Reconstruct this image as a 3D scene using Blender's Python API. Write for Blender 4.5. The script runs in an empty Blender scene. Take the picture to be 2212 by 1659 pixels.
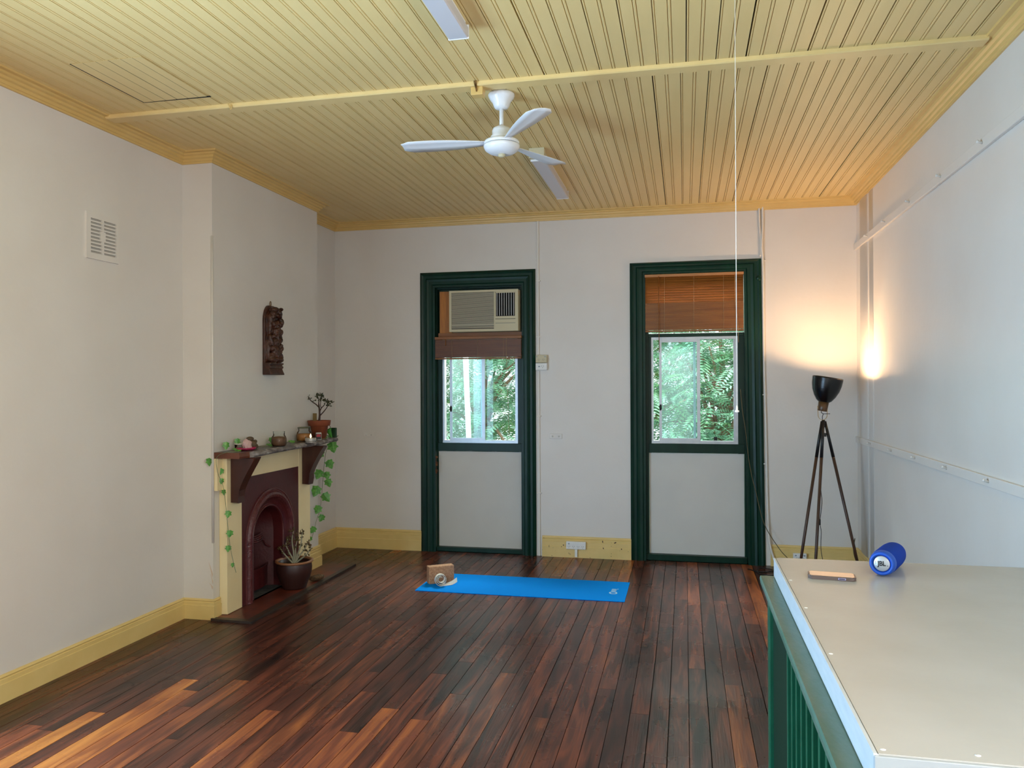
import bpy, bmesh, math, random
from mathutils import Vector, Matrix
random.seed(7)
S = bpy.context.scene
COL = S.collection
PI = math.pi

# ---------------------------------------------------------------- node helpers
def srgb(r, g, b):
    def f(c):
        c /= 255.0
        return c/12.92 if c <= 0.04045 else ((c+0.055)/1.055)**2.4
    return (f(r), f(g), f(b), 1)

def mat(name, col, rough=.5, var=None, vscale=8, bump=0, bscale=60, metal=0, coat=0, emit=None, estr=0,
        stretch=(1, 1, 1), spec=.5, trans=0, col3=None, sub=0):
    m = bpy.data.materials.new(name); m.use_nodes = True
    nt = m.node_tree; n = nt.nodes; l = nt.links
    b = n['Principled BSDF']
    b.inputs['Base Color'].default_value = col
    b.inputs['Roughness'].default_value = rough
    b.inputs['Metallic'].default_value = metal
    b.inputs['Specular IOR Level'].default_value = spec
    b.inputs['Coat Weight'].default_value = coat
    b.inputs['Transmission Weight'].default_value = trans
    if emit:
        b.inputs['Emission Color'].default_value = emit
        b.inputs['Emission Strength'].default_value = estr
    tc = n.new('ShaderNodeTexCoord'); mp = n.new('ShaderNodeMapping')
    mp.inputs['Scale'].default_value = stretch
    l.new(tc.outputs['Object'], mp.inputs['Vector'])
    if var:
        nz = n.new('ShaderNodeTexNoise'); nz.inputs['Scale'].default_value = vscale
        nz.inputs['Detail'].default_value = 6
        l.new(mp.outputs['Vector'], nz.inputs['Vector'])
        cr = n.new('ShaderNodeValToRGB')
        cr.color_ramp.elements[0].position = .32; cr.color_ramp.elements[1].position = .68
        cr.color_ramp.elements[0].color = col; cr.color_ramp.elements[1].color = var
        if col3:
            e = cr.color_ramp.elements.new(.5); e.color = col3
        l.new(nz.outputs['Fac'], cr.inputs['Fac']); l.new(cr.outputs['Color'], b.inputs['Base Color'])
    if bump:
        nb = n.new('ShaderNodeTexNoise'); nb.inputs['Scale'].default_value = bscale
        nb.inputs['Detail'].default_value = 4
        l.new(mp.outputs['Vector'], nb.inputs['Vector'])
        bp = n.new('ShaderNodeBump'); bp.inputs['Strength'].default_value = bump
        bp.inputs['Distance'].default_value = .01
        l.new(nb.outputs['Fac'], bp.inputs['Height']); l.new(bp.outputs['Normal'], b.inputs['Normal'])
    return m

M = {}
M['wall'] = mat('wall_paint', srgb(223, 218, 211), .36, var=srgb(219, 213, 205), vscale=2.2, bump=.12, bscale=22)
M['ceil'] = mat('cream_ceiling_paint', srgb(232, 205, 142), .45, var=srgb(226, 198, 134), vscale=5, stretch=(1, .2, 1))
M['cornice'] = mat('cream_trim_paint', srgb(218, 184, 114), .42, var=srgb(212, 177, 106), vscale=6)
M['skirt'] = mat('yellow_skirting_paint', srgb(228, 200, 132), .4, var=srgb(221, 192, 122), vscale=6)
M['dark'] = mat('dark_gap', srgb(18, 12, 8), .9)
M['black'] = mat('opening_black', srgb(8, 7, 6), .95)  # flat black in place of the unlit depth of openings
M['green'] = mat('dark_green_gloss', srgb(3, 40, 29), .36, spec=.25, var=srgb(6, 50, 36), vscale=14, bump=.12, bscale=35, stretch=(1, 1, .3))
M['green_bench'] = mat('bottle_green_gloss', srgb(14, 78, 56), .3, var=srgb(20, 90, 66), vscale=10, bump=.06, bscale=40)
M['green_in'] = mat('deep_green_lining', srgb(0, 40, 24), .6, spec=.3)
M['greyboard'] = mat('painted_infill_board', srgb(208, 206, 198), .5, var=srgb(203, 201, 194), vscale=3, bump=.06, bscale=60)
M['alu'] = mat('aluminium_frame', srgb(190, 195, 200), .35, metal=.6, var=srgb(178, 184, 190), vscale=20)
M['white'] = mat('white_plastic', srgb(232, 232, 228), .4)
M['white_metal'] = mat('white_enamel', srgb(236, 238, 240), .28)
M['conduit'] = mat('white_conduit', srgb(226, 220, 210), .45)
M['cream_plastic'] = mat('aged_cream_plastic', srgb(200, 190, 156), .45)
M['ac_grey'] = mat('grille_grey_cream', srgb(190, 182, 158), .5)
M['ply'] = mat('varnished_plywood', srgb(190, 120, 36), .45, var=srgb(164, 98, 28), vscale=12, stretch=(4, 1, .4))
M['blind'] = mat('stained_blind_wood', srgb(148, 92, 34), .45, var=srgb(124, 72, 24), vscale=14, stretch=(.2, 1, 3))
M['blind_dark'] = mat('dark_stained_blind_wood', srgb(112, 66, 32), .45, var=srgb(94, 52, 24), vscale=14, stretch=(.2, 1, 3))
M['blind_cord'] = mat('blind_cord', srgb(188, 158, 120), .7)
M['cedar'] = mat('red_brown_timber', srgb(74, 34, 24), .3, var=srgb(58, 26, 18), vscale=9, stretch=(1, 1, .25), bump=.05)
M['oxblood'] = mat('oxblood_cast_iron', srgb(82, 26, 28), .4, var=srgb(70, 22, 24), vscale=10, bump=.12, bscale=50)
M['ornate'] = mat('oxblood_ornate_moulding', srgb(98, 46, 48), .3, var=srgb(78, 28, 30), vscale=30, bump=.5, bscale=60)
M['mantel_cream'] = mat('cream_mantel_paint', srgb(242, 224, 178), .42, var=srgb(238, 218, 168), vscale=6)
M['bark'] = mat('weathered_grey_slab', srgb(176, 170, 166), .75, var=srgb(92, 84, 82), vscale=18, bump=.9, bscale=45, stretch=(1, .6, 1), col3=srgb(128, 120, 116))
M['slabtop'] = mat('dark_slab_top', srgb(66, 52, 42), .35, var=srgb(96, 84, 76), vscale=7, stretch=(3, .5, 1))
M['slabend'] = mat('sawn_brown_end', srgb(112, 60, 34), .4, var=srgb(92, 46, 26), vscale=10)
M['terracotta'] = mat('terracotta_clay', srgb(146, 74, 42), .7, var=srgb(128, 62, 36), vscale=12)
M['glazed'] = mat('glazed_brown_pot', srgb(60, 32, 27), .42, var=srgb(50, 24, 20), vscale=8)
M['potrim'] = mat('pot_rim_tan', srgb(150, 100, 66), .4)
M['soil'] = mat('potting_soil', srgb(40, 28, 20), .95, bump=1, bscale=80)
M['ivy'] = mat('ivy_leaf', srgb(58, 128, 40), .42, var=srgb(112, 172, 78), vscale=55)
M['stem'] = mat('green_grey_stem', srgb(110, 120, 86), .6)
M['jade'] = mat('dark_succulent_leaf', srgb(42, 50, 22), .4, var=srgb(70, 66, 30), vscale=50)
M['jadestem'] = mat('woody_brown_stem', srgb(60, 40, 32), .7)
M['dryleaf'] = mat('olive_brown_succulent', srgb(76, 70, 30), .5, var=srgb(96, 62, 34), vscale=40)
M['palestem'] = mat('pale_grey_stem', srgb(150, 146, 124), .7)
M['carved'] = mat('carved_dark_wood', srgb(78, 40, 22), .38, var=srgb(46, 22, 12), vscale=22, bump=.5, bscale=70)
M['brass'] = mat('dull_brass', srgb(190, 160, 110), .4, metal=.6)
M['shade'] = mat('black_enamel_shade', srgb(12, 13, 15), .22, bump=.15, bscale=90, stretch=(.2, .2, 3))
M['shade_in'] = mat('white_shade_lining', srgb(235, 225, 205), .5)
M['lampwood'] = mat('dark_walnut_leg', srgb(58, 34, 24), .4, var=srgb(80, 54, 38), vscale=10, stretch=(1, 1, .2))
M['blackmetal'] = mat('black_metal', srgb(16, 16, 18), .4)
M['bulb'] = mat('lamp_bulb', srgb(255, 230, 190), .4, emit=(1, .62, .3, 1), estr=14)
M['cork'] = mat('cork', srgb(192, 146, 108), .8, var=srgb(160, 112, 78), vscale=70, bump=.3, bscale=90)
M['mat'] = mat('blue_yoga_mat', srgb(0, 140, 238), .85, spec=.05, bump=.25, bscale=220)
M['matprint'] = mat('pale_mat_print', srgb(190, 226, 246), .7)
M['strap'] = mat('cotton_webbing', srgb(232, 226, 212), .85, bump=.3, bscale=250)
M['bench'] = mat('beige_laminate', srgb(180, 181, 179), .27, var=srgb(174, 174, 170), vscale=3.5, bump=.03, bscale=30)
M['benchedge'] = mat('white_gloss_edge', srgb(192, 199, 204), .35, var=srgb(180, 189, 196), vscale=25, stretch=(1, .4, 2), bump=.08, bscale=30)
M['benchfront'] = mat('pale_grey_gloss', srgb(160, 168, 174), .4)
M['spkblue'] = mat('blue_speaker_fabric', srgb(0, 54, 158), .8, spec=.2, bump=.35, bscale=350)
M['spkrub'] = mat('blue_speaker_rubber', srgb(0, 72, 176), .45)
M['silver'] = mat('satin_silver_disc', srgb(176, 182, 186), .4, metal=.5)
M['ink'] = mat('black_print', srgb(18, 18, 22), .5)
M['phonebody'] = mat('grey_brown_phone_case', srgb(96, 82, 78), .3)
M['phoneglass'] = mat('phone_glass', srgb(14, 12, 12), .04, spec=.9, coat=1)
M['lilac'] = mat('lilac_button_surround', srgb(150, 150, 190), .4)
M['glaze'] = mat('grey_ash_slab', srgb(86, 86, 88), .8, var=srgb(48, 46, 46), vscale=20, bump=.5)
M['hookm'] = mat('tarnished_hook', srgb(120, 84, 40), .5, metal=.7)
M['wax'] = mat('brown_candle_wax', srgb(122, 88, 62), .6, var=srgb(98, 66, 46), vscale=30)
M['amberwax'] = mat('amber_candle_wax', srgb(168, 112, 60), .6)
M['pinkg'] = mat('pink_dish', srgb(176, 40, 84), .35)
M['quartz'] = mat('rose_quartz', srgb(204, 168, 164), .35, sub=.2, bump=.6, bscale=40)
M['pebble'] = mat('brown_stone', srgb(104, 84, 62), .7, var=srgb(84, 66, 48), vscale=30)
M['limegreen'] = mat('bright_green_leaf', srgb(40, 120, 34), .35, var=srgb(90, 170, 60), vscale=20)
M['darkgreenbox'] = mat('dark_green_card', srgb(20, 56, 22), .6)
M['redlabel'] = mat('crimson_label', srgb(170, 22, 44), .5)
M['blacklabel'] = mat('black_label', srgb(16, 12, 14), .5)
M['cand_white'] = mat('ivory_label', srgb(206, 198, 184), .5)
M['flame'] = mat('candle_flame', srgb(255, 220, 140), .5, emit=(1, .75, .35, 1), estr=8)
M['socket_line'] = mat('socket_slot', srgb(70, 70, 70), .6)
M['greysw'] = mat('grey_switch', srgb(150, 160, 172), .5)
M['cable_dark'] = mat('dark_cable', srgb(26, 20, 18), .5)
M['cable_olive'] = mat('olive_cord', srgb(92, 80, 48), .6)
M['raw'] = mat('bare_chipped_timber', srgb(120, 74, 34), .8, var=srgb(60, 34, 16), vscale=40)
M['render'] = mat('bare_chipped_plaster', srgb(212, 190, 168), .8)
M['pole'] = mat('weathered_white_post', srgb(226, 232, 232), .7)
M['ground'] = mat('garden_ground', srgb(70, 90, 50), .9, var=srgb(100, 96, 66), vscale=1)
M['bark_tree'] = mat('tree_bark', srgb(120, 100, 80), .9, bump=.6)

def glass(name, tint=(1, 1, 1, 1), alpha=.12, rough=.02, trans_col=None):
    m = bpy.data.materials.new(name); m.use_nodes = True
    nt = m.node_tree; n = nt.nodes; l = nt.links
    n.remove(n['Principled BSDF'])
    o = n['Material Output']
    t = n.new('ShaderNodeBsdfTransparent'); t.inputs[0].default_value = tint
    g = n.new('ShaderNodeBsdfGlossy'); g.inputs['Roughness'].default_value = rough
    mx = n.new('ShaderNodeMixShader')
    fr = n.new('ShaderNodeFresnel'); fr.inputs[0].default_value = 1.18
    ad = n.new('ShaderNodeMath'); ad.operation = 'ADD'; ad.inputs[1].default_value = alpha*.04
    l.new(fr.outputs[0], ad.inputs[0]); l.new(ad.outputs[0], mx.inputs[0])
    l.new(t.outputs[0], mx.inputs[1]); l.new(g.outputs[0], mx.inputs[2])
    last = mx
    if alpha > .13:                       # translucent share that makes the pane hazy
        d = n.new('ShaderNodeBsdfTranslucent'); d.inputs[0].default_value = (.75, .95, .95, 1)
        m2 = n.new('ShaderNodeMixShader'); m2.inputs[0].default_value = alpha*.4
        l.new(mx.outputs[0], m2.inputs[1]); l.new(d.outputs[0], m2.inputs[2]); last = m2
    l.new(last.outputs[0], o.inputs[0])
    return m
M['glass'] = glass('window_glass', (.97, 1, .99, 1), .05)
M['glass_hazy'] = glass('hazy_window_glass', (.80, .95, .94, 1), .135)
M['jarglass'] = glass('clear_jar_glass', (.93, .95, .94, 1), .12, .05)

def leafmat(name, c1, c2, trl):
    m = bpy.data.materials.new(name); m.use_nodes = True
    nt = m.node_tree; n = nt.nodes; l = nt.links
    b = n['Principled BSDF']; o = n['Material Output']
    tc = n.new('ShaderNodeTexCoord'); nz = n.new('ShaderNodeTexNoise'); nz.inputs['Scale'].default_value = 2.5
    nz.inputs['Detail'].default_value = 5
    cr = n.new('ShaderNodeValToRGB'); cr.color_ramp.elements[0].position = .35; cr.color_ramp.elements[1].position = .65
    cr.color_ramp.elements[0].color = c1; cr.color_ramp.elements[1].color = c2
    l.new(tc.outputs['Object'], nz.inputs['Vector']); l.new(nz.outputs['Fac'], cr.inputs['Fac'])
    l.new(cr.outputs['Color'], b.inputs['Base Color']); b.inputs['Roughness'].default_value = .5
    t = n.new('ShaderNodeBsdfTranslucent'); l.new(cr.outputs['Color'], t.inputs[0])
    mx = n.new('ShaderNodeMixShader'); mx.inputs[0].default_value = trl
    l.new(b.outputs[0], mx.inputs[1]); l.new(t.outputs[0], mx.inputs[2]); l.new(mx.outputs[0], o.inputs[0])
    return m
M['foliage'] = leafmat('feathery_tree_leaf', srgb(82, 136, 84), srgb(140, 190, 168), .45)
M['foliage2'] = leafmat('deep_tree_leaf', srgb(84, 124, 56), srgb(134, 168, 104), .45)

# floor boards: per-board tint from a colour attribute + stretched grain
def floor_mat():
    m = bpy.data.materials.new('varnished_floorboards'); m.use_nodes = True
    nt = m.node_tree; n = nt.nodes; l = nt.links; b = n['Principled BSDF']
    at = n.new('ShaderNodeAttribute'); at.attribute_name = 'tint'
    sep = n.new('ShaderNodeSeparateColor'); l.new(at.outputs['Color'], sep.inputs[0])
    tc = n.new('ShaderNodeTexCoord'); mp = n.new('ShaderNodeMapping'); mp.inputs['Scale'].default_value = (9, .9, 1)
    l.new(tc.outputs['Object'], mp.inputs['Vector'])
    # offset the grain per board
    cx = n.new('ShaderNodeCombineXYZ'); ml = n.new('ShaderNodeMath'); ml.operation = 'MULTIPLY'; ml.inputs[1].default_value = 37
    l.new(sep.outputs[1], ml.inputs[0]); l.new(ml.outputs[0], cx.inputs[2]); l.new(ml.outputs[0], cx.inputs[1])
    va = n.new('ShaderNodeVectorMath'); va.operation = 'ADD'
    l.new(mp.outputs[0], va.inputs[0]); l.new(cx.outputs[0], va.inputs[1])
    n1 = n.new('ShaderNodeTexNoise'); n1.inputs['Scale'].default_value = 1.6; n1.inputs['Detail'].default_value = 7
    n1.inputs['Distortion'].default_value = 1.2
    l.new(va.outputs[0], n1.inputs['Vector'])
    mp2 = n.new('ShaderNodeMapping'); mp2.inputs['Scale'].default_value = (60, 2.2, 1)
    l.new(tc.outputs['Object'], mp2.inputs['Vector'])
    n2 = n.new('ShaderNodeTexNoise'); n2.inputs['Scale'].default_value = 2; n2.inputs['Detail'].default_value = 4
    l.new(mp2.outputs[0], n2.inputs['Vector'])
    # board value = tint.r + grain
    a1 = n.new('ShaderNodeMath'); a1.operation = 'MULTIPLY_ADD'; a1.inputs[1].default_value = 1.1; 
    sb = n.new('ShaderNodeMath'); sb.operation = 'SUBTRACT'; sb.inputs[1].default_value = .5
    l.new(n1.outputs['Fac'], sb.inputs[0]); l.new(sb.outputs[0], a1.inputs[0]); l.new(sep.outputs[0], a1.inputs[2])
    a2 = n.new('ShaderNodeMath'); a2.operation = 'MULTIPLY_ADD'; a2.inputs[1].default_value = .22
    sb2 = n.new('ShaderNodeMath'); sb2.operation = 'SUBTRACT'; sb2.inputs[1].default_value = .5
    l.new(n2.outputs['Fac'], sb2.inputs[0]); l.new(sb2.outputs[0], a2.inputs[0]); l.new(a1.outputs[0], a2.inputs[2])
    cr = n.new('ShaderNodeValToRGB'); e = cr.color_ramp.elements
    e[0].position = .0; e[0].color = srgb(30, 20, 18)
    e[1].position = 1.0; e[1].color = srgb(214, 132, 66)
    for p, c in ((.2, srgb(56, 33, 27)), (.4, srgb(90, 48, 36)), (.58, srgb(126, 66, 44)), (.8, srgb(172, 96, 50))):
        k = e.new(p); k.color = c
    l.new(a2.outputs[0], cr.inputs['Fac'])
    # hue: tint.b pushes towards olive-gold
    mx = n.new('ShaderNodeMix'); mx.data_type = 'RGBA'; mx.blend_type = 'MULTIPLY'
    mx.inputs[7].default_value = (1.0, 1.18, .75, 1)
    l.new(sep.outputs[2], mx.inputs[0]); l.new(cr.outputs['Color'], mx.inputs[6])
    l.new(mx.outputs[2], b.inputs['Base Color'])
    nr = n.new('ShaderNodeTexNoise'); nr.inputs['Scale'].default_value = 3; nr.inputs['Detail'].default_value = 5
    l.new(tc.outputs['Object'], nr.inputs['Vector'])
    rr = n.new('ShaderNodeMapRange'); rr.inputs[3].default_value = .2; rr.inputs[4].default_value = .36; b.inputs['Specular IOR Level'].default_value = .33
    l.new(nr.outputs['Fac'], rr.inputs[0]); l.new(rr.outputs[0], b.inputs['Roughness'])
    bp = n.new('ShaderNodeBump'); bp.inputs['Strength'].default_value = .25; bp.inputs['Distance'].default_value = .004
    l.new(n2.outputs['Fac'], bp.inputs['Height']); l.new(bp.outputs[0], b.inputs['Normal'])
    return m
M['floor'] = floor_mat()

def tile_mat():
    m = bpy.data.materials.new('hearth_quarry_tiles'); m.use_nodes = True
    nt = m.node_tree; n = nt.nodes; l = nt.links; b = n['Principled BSDF']
    tc = n.new('ShaderNodeTexCoord'); br = n.new('ShaderNodeTexBrick')
    br.offset = 0; br.inputs['Scale'].default_value = 1; br.inputs['Brick Width'].default_value = .155
    br.inputs['Row Height'].default_value = .155; br.inputs['Mortar Size'].default_value = .002
    br.inputs['Color1'].default_value = srgb(128, 54, 34); br.inputs['Color2'].default_value = srgb(100, 52, 40)
    br.inputs['Mortar'].default_value = srgb(46, 30, 24)
    l.new(tc.outputs['Object'], br.inputs['Vector'])
    nz = n.new('ShaderNodeTexNoise'); nz.inputs['Scale'].default_value = 6
    l.new(tc.outputs['Object'], nz.inputs['Vector'])
    mx = n.new('ShaderNodeMix'); mx.data_type = 'RGBA'; mx.blend_type = 'MULTIPLY'; mx.inputs[0].default_value = .8
    cr = n.new('ShaderNodeValToRGB'); cr.color_ramp.elements[0].color = (.45, .42, .42, 1)
    cr.color_ramp.elements[0].position = .3; cr.color_ramp.elements[1].position = .65
    l.new(nz.outputs['Fac'], cr.inputs[0]); l.new(br.outputs['Color'], mx.inputs[6]); l.new(cr.outputs[0], mx.inputs[7])
    l.new(mx.outputs[2], b.inputs['Base Color']); b.inputs['Roughness'].default_value = .35
    return m
M['tile'] = tile_mat()

# chipped skirting near the outlet: real specks of missing paint
def skirt_chip():
    m = M['skirt'].copy(); m.name = 'chipped_yellow_skirting_paint'
    nt = m.node_tree; n = nt.nodes; l = nt.links; b = n['Principled BSDF']
    src = b.inputs['Base Color'].links[0].from_socket
    tc = [x for x in n if x.type == 'TEX_COORD'][0]
    v = n.new('ShaderNodeTexNoise'); v.inputs['Scale'].default_value = 34; v.inputs['Detail'].default_value = 3
    l.new(tc.outputs['Object'], v.inputs['Vector'])
    th = n.new('ShaderNodeMath'); th.operation = 'GREATER_THAN'; th.inputs[1].default_value = .695
    l.new(v.outputs['Fac'], th.inputs[0])
    mx = n.new('ShaderNodeMix'); mx.data_type = 'RGBA'; mx.inputs[7].default_value = srgb(66, 34, 26)
    l.new(th.outputs[0], mx.inputs[0]); l.new(src, mx.inputs[6]); l.new(mx.outputs[2], b.inputs['Base Color'])
    return m
M['skirtchip'] = skirt_chip()

# ---------------------------------------------------------------- mesh helpers
def NB(): return bmesh.new()

def box(bm, x0, x1, y0, y1, z0, z1, bev=0):
    vs = [bm.verts.new((x, y, z)) for x in (x0, x1) for y in (y0, y1) for z in (z0, z1)]
    fs = []
    for idx in ((0, 1, 3, 2), (4, 6, 7, 5), (0, 4, 5, 1), (2, 3, 7, 6), (0, 2, 6, 4), (1, 5, 7, 3)):
        fs.append(bm.faces.new([vs[i] for i in idx]))
    if bev:
        es = list({e for f in fs for e in f.edges})
        bmesh.ops.bevel(bm, geom=es, offset=bev, segments=2, affect='EDGES', profile=.5)
    return vs

def rectframe(bm, x0, x1, y0, y1, z0, z1, tl, tr, tb, tt):
    box(bm, x0, x0+tl, y0, y1, z0, z1); box(bm, x1-tr, x1, y0, y1, z0, z1)
    box(bm, x0+tl, x1-tr, y0, y1, z0, z0+tb); box(bm, x0+tl, x1-tr, y0, y1, z1-tt, z1)

def frame_axes(d):
    d = d.normalized()
    a = Vector((0, 0, 1)) if abs(d.z) < .9 else Vector((1, 0, 0))
    u = d.cross(a).normalized(); v = d.cross(u).normalized()
    return u, v

def tube(bm, pts, r, seg=8, cap=True):
    pts = [Vector(p) for p in pts]; n = len(pts)
    rs = r if isinstance(r, (list, tuple)) else [r]*n
    rings = []; u = None
    for i, p in enumerate(pts):
        d = (pts[min(i+1, n-1)]-pts[max(i-1, 0)])
        if d.length < 1e-9: d = Vector((0, 0, 1))
        d.normalize()
        if u is None: u, v = frame_axes(d)
        else:
            u = (u-d*u.dot(d)); u = u.normalized() if u.length > 1e-6 else frame_axes(d)[0]
            v = d.cross(u)
        rings.append([bm.verts.new(p+(u*math.cos(2*PI*k/seg)+v*math.sin(2*PI*k/seg))*rs[i]) for k in range(seg)])
    for a, b in zip(rings, rings[1:]):
        for k in range(seg):
            f = bm.faces.new((a[k], a[(k+1) % seg], b[(k+1) % seg], b[k])); f.smooth = True
    if cap:
        bm.faces.new(rings[0][::-1]); bm.faces.new(rings[-1])

def smooth_path(pts, n=6):
    pts = [Vector(p) for p in pts]; out = []
    P = [pts[0]]+pts+[pts[-1]]
    for i in range(1, len(P)-2):
        for k in range(n):
            t = k/n; a, b, c, d = P[i-1], P[i], P[i+1], P[i+2]
            out.append(.5*((2*b)+(c-a)*t+(2*a-5*b+4*c-d)*t*t+(-a+3*b-3*c+d)*t**3))
    out.append(pts[-1]); return out

def lathe(bm, prof, c, axis=(0, 0, 1), seg=32, smooth=True, squash=None, capend=True):
    c = Vector(c); q = Vector((0, 0, 1)).rotation_difference(Vector(axis).normalized())
    rings = []
    for r, h in prof:
        ring = []
        for k in range(seg):
            a = 2*PI*k/seg
            rr = r*(squash(a) if squash else 1)
            ring.append(bm.verts.new(c+q @ Vector((rr*math.cos(a), rr*math.sin(a), h))))
        rings.append(ring)
    for a, b in zip(rings, rings[1:]):
        for k in range(seg):
            f = bm.faces.new((a[k], a[(k+1) % seg], b[(k+1) % seg], b[k])); f.smooth = smooth
    if capend:
        if prof[0][0] > 1e-4: bm.faces.new(rings[0][::-1])
        if prof[-1][0] > 1e-4: bm.faces.new(rings[-1])

def prism(bm, poly, axis, a0, a1):
    """poly of 2D points extruded along axis ('X': poly=(y,z), 'Y': poly=(x,z), 'Z': poly=(x,y))"""
    def P(p, a):
        return {'X': (a, p[0], p[1]), 'Y': (p[0], a, p[1]), 'Z': (p[0], p[1], a)}[axis]
    A = [bm.verts.new(P(p, a0)) for p in poly]; B = [bm.verts.new(P(p, a1)) for p in poly]
    n = len(poly)
    bm.faces.new(A); bm.faces.new(B[::-1])
    for i in range(n): bm.faces.new((A[i], B[i], B[(i+1) % n], A[(i+1) % n]))

def profile_run(bm, path, prof, side=1):
    """sweep prof [(out, z)] along a horizontal polyline with mitred corners; out measured to the left*side"""
    n = len(path); P = [Vector((p[0], p[1])) for p in path]
    offs = []
    for i in range(n):
        d0 = (P[i]-P[i-1]).normalized() if i > 0 else None
        d1 = (P[i+1]-P[i]).normalized() if i < n-1 else None
        def nr(d): return Vector((-d.y, d.x))*side
        if d0 is None: o = nr(d1)
        elif d1 is None: o = nr(d0)
        else:
            o = nr(d0)+nr(d1); o = o/o.dot(nr(d1))
        offs.append(o)
    rings = [[bm.verts.new((P[i].x+offs[i].x*o, P[i].y+offs[i].y*o, z)) for o, z in prof] for i in range(n)]
    m = len(prof)
    for a, b in zip(rings, rings[1:]):
        for k in range(m): bm.faces.new((a[k], a[(k+1) % m], b[(k+1) % m], b[k]))
    bm.faces.new(rings[0]); bm.faces.new(rings[-1][::-1])

def ico(bm, c, r, sub=2, scale=(1, 1, 1), rot=None):
    mt = Matrix.Translation(c)
    if rot: mt = mt @ rot.to_4x4()
    mt = mt @ Matrix.Diagonal((scale[0]*r, scale[1]*r, scale[2]*r, 1))
    ret = bmesh.ops.create_icosphere(bm, subdivisions=sub, radius=1, matrix=mt)
    for v in ret['verts']:
        for f in v.link_faces: f.smooth = True
    return ret['verts']

def mesh_obj(name, bm, m, root=None, mats=None):
    bmesh.ops.recalc_face_normals(bm, faces=bm.faces)
    if root is None:
        if bm.verts:
            xs = [v.co.x for v in bm.verts]; ys = [v.co.y for v in bm.verts]; zs = [v.co.z for v in bm.verts]
            loc = Vector(((min(xs)+max(xs))/2, (min(ys)+max(ys))/2, min(zs)))
        else: loc = Vector()
    else: loc = Vector(root['_o'])
    bmesh.ops.translate(bm, verts=bm.verts, vec=-loc)
    me = bpy.data.meshes.new(name); bm.to_mesh(me); bm.free()
    for x in (mats or [m]): me.materials.append(x)
    o = bpy.data.objects.new(name, me); COL.objects.link(o)
    o['_o'] = list(loc)
    if root is None: o.location = loc
    else: o.parent = root
    return o

def tag(o, label=None, cat=None, group=None, kind=None):
    if label: o['label'] = label
    if cat: o['category'] = cat
    if group: o['group'] = group
    if kind: o['kind'] = kind
    return o

def thing(name, loc, label=None, cat=None, group=None, kind=None):
    o = bpy.data.objects.new(name, None); COL.objects.link(o); o.location = loc; o['_o'] = list(loc)
    o.empty_display_size = .05
    return tag(o, label, cat, group, kind)

def part(root, name, bm, m, label=None, mats=None):
    o = mesh_obj(name, bm, m, root, mats)
    if label: o['label'] = label
    return o

def struct(name, bm, m, mats=None):
    return tag(mesh_obj(name, bm, m, None, mats), kind='structure')

def text_bm(txt, size, depth, mtx, bold=0):
    cu = bpy.data.curves.new('tmp', 'FONT'); cu.body = txt; cu.size = size; cu.extrude = depth
    cu.align_x = 'CENTER'; cu.align_y = 'CENTER'; cu.offset = bold
    o = bpy.data.objects.new('tmp', cu); COL.objects.link(o)
    dg = bpy.context.evaluated_depsgraph_get()
    me = bpy.data.meshes.new_from_object(o.evaluated_get(dg))
    bm = NB(); bm.from_mesh(me); bmesh.ops.transform(bm, matrix=mtx, verts=bm.verts)
    bpy.data.objects.remove(o); bpy.data.curves.remove(cu); bpy.data.meshes.remove(me)
    return bm

# ---------------------------------------------------------------- room dimensions
XL, XB, XR = -3.62, -3.375, 1.546     # left wall, chimney breast face, right wall
YB, YF = 7.70, -1.6                   # back wall, front wall (behind the camera)
Y0, Y1 = 5.12, 6.80                   # chimney breast
ZC, ZK = 3.42, 3.343                  # ceiling, underside of cornice
CAMZ = 1.705
def W(x, z, Y):                       # wall-plane position carried to another depth
    return x*Y/YB, CAMZ+(z-CAMZ)*Y/YB

# camera
cd = bpy.data.cameras.new('camera'); cam = bpy.data.objects.new('camera', cd); COL.objects.link(cam)
S.camera = cam
cd.sensor_fit = 'HORIZONTAL'; cd.sensor_width = 36; cd.lens = 1690/2212*36; cd.clip_start = .05; cd.clip_end = 200
yaw, pit, rol = .2173, .0016, -.0045
fw = Vector((-math.sin(yaw)*math.cos(pit), math.cos(yaw)*math.cos(pit), math.sin(pit)))
rt = Vector((math.cos(yaw), math.sin(yaw), 0)); up = rt.cross(fw)
r2 = rt*math.cos(rol)+up*math.sin(rol); u2 = -rt*math.sin(rol)+up*math.cos(rol)
cam.matrix_world = Matrix(((r2.x, u2.x, -fw.x, 0), (r2.y, u2.y, -fw.y, 0), (r2.z, u2.z, -fw.z, CAMZ), (0, 0, 0, 1)))

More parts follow.
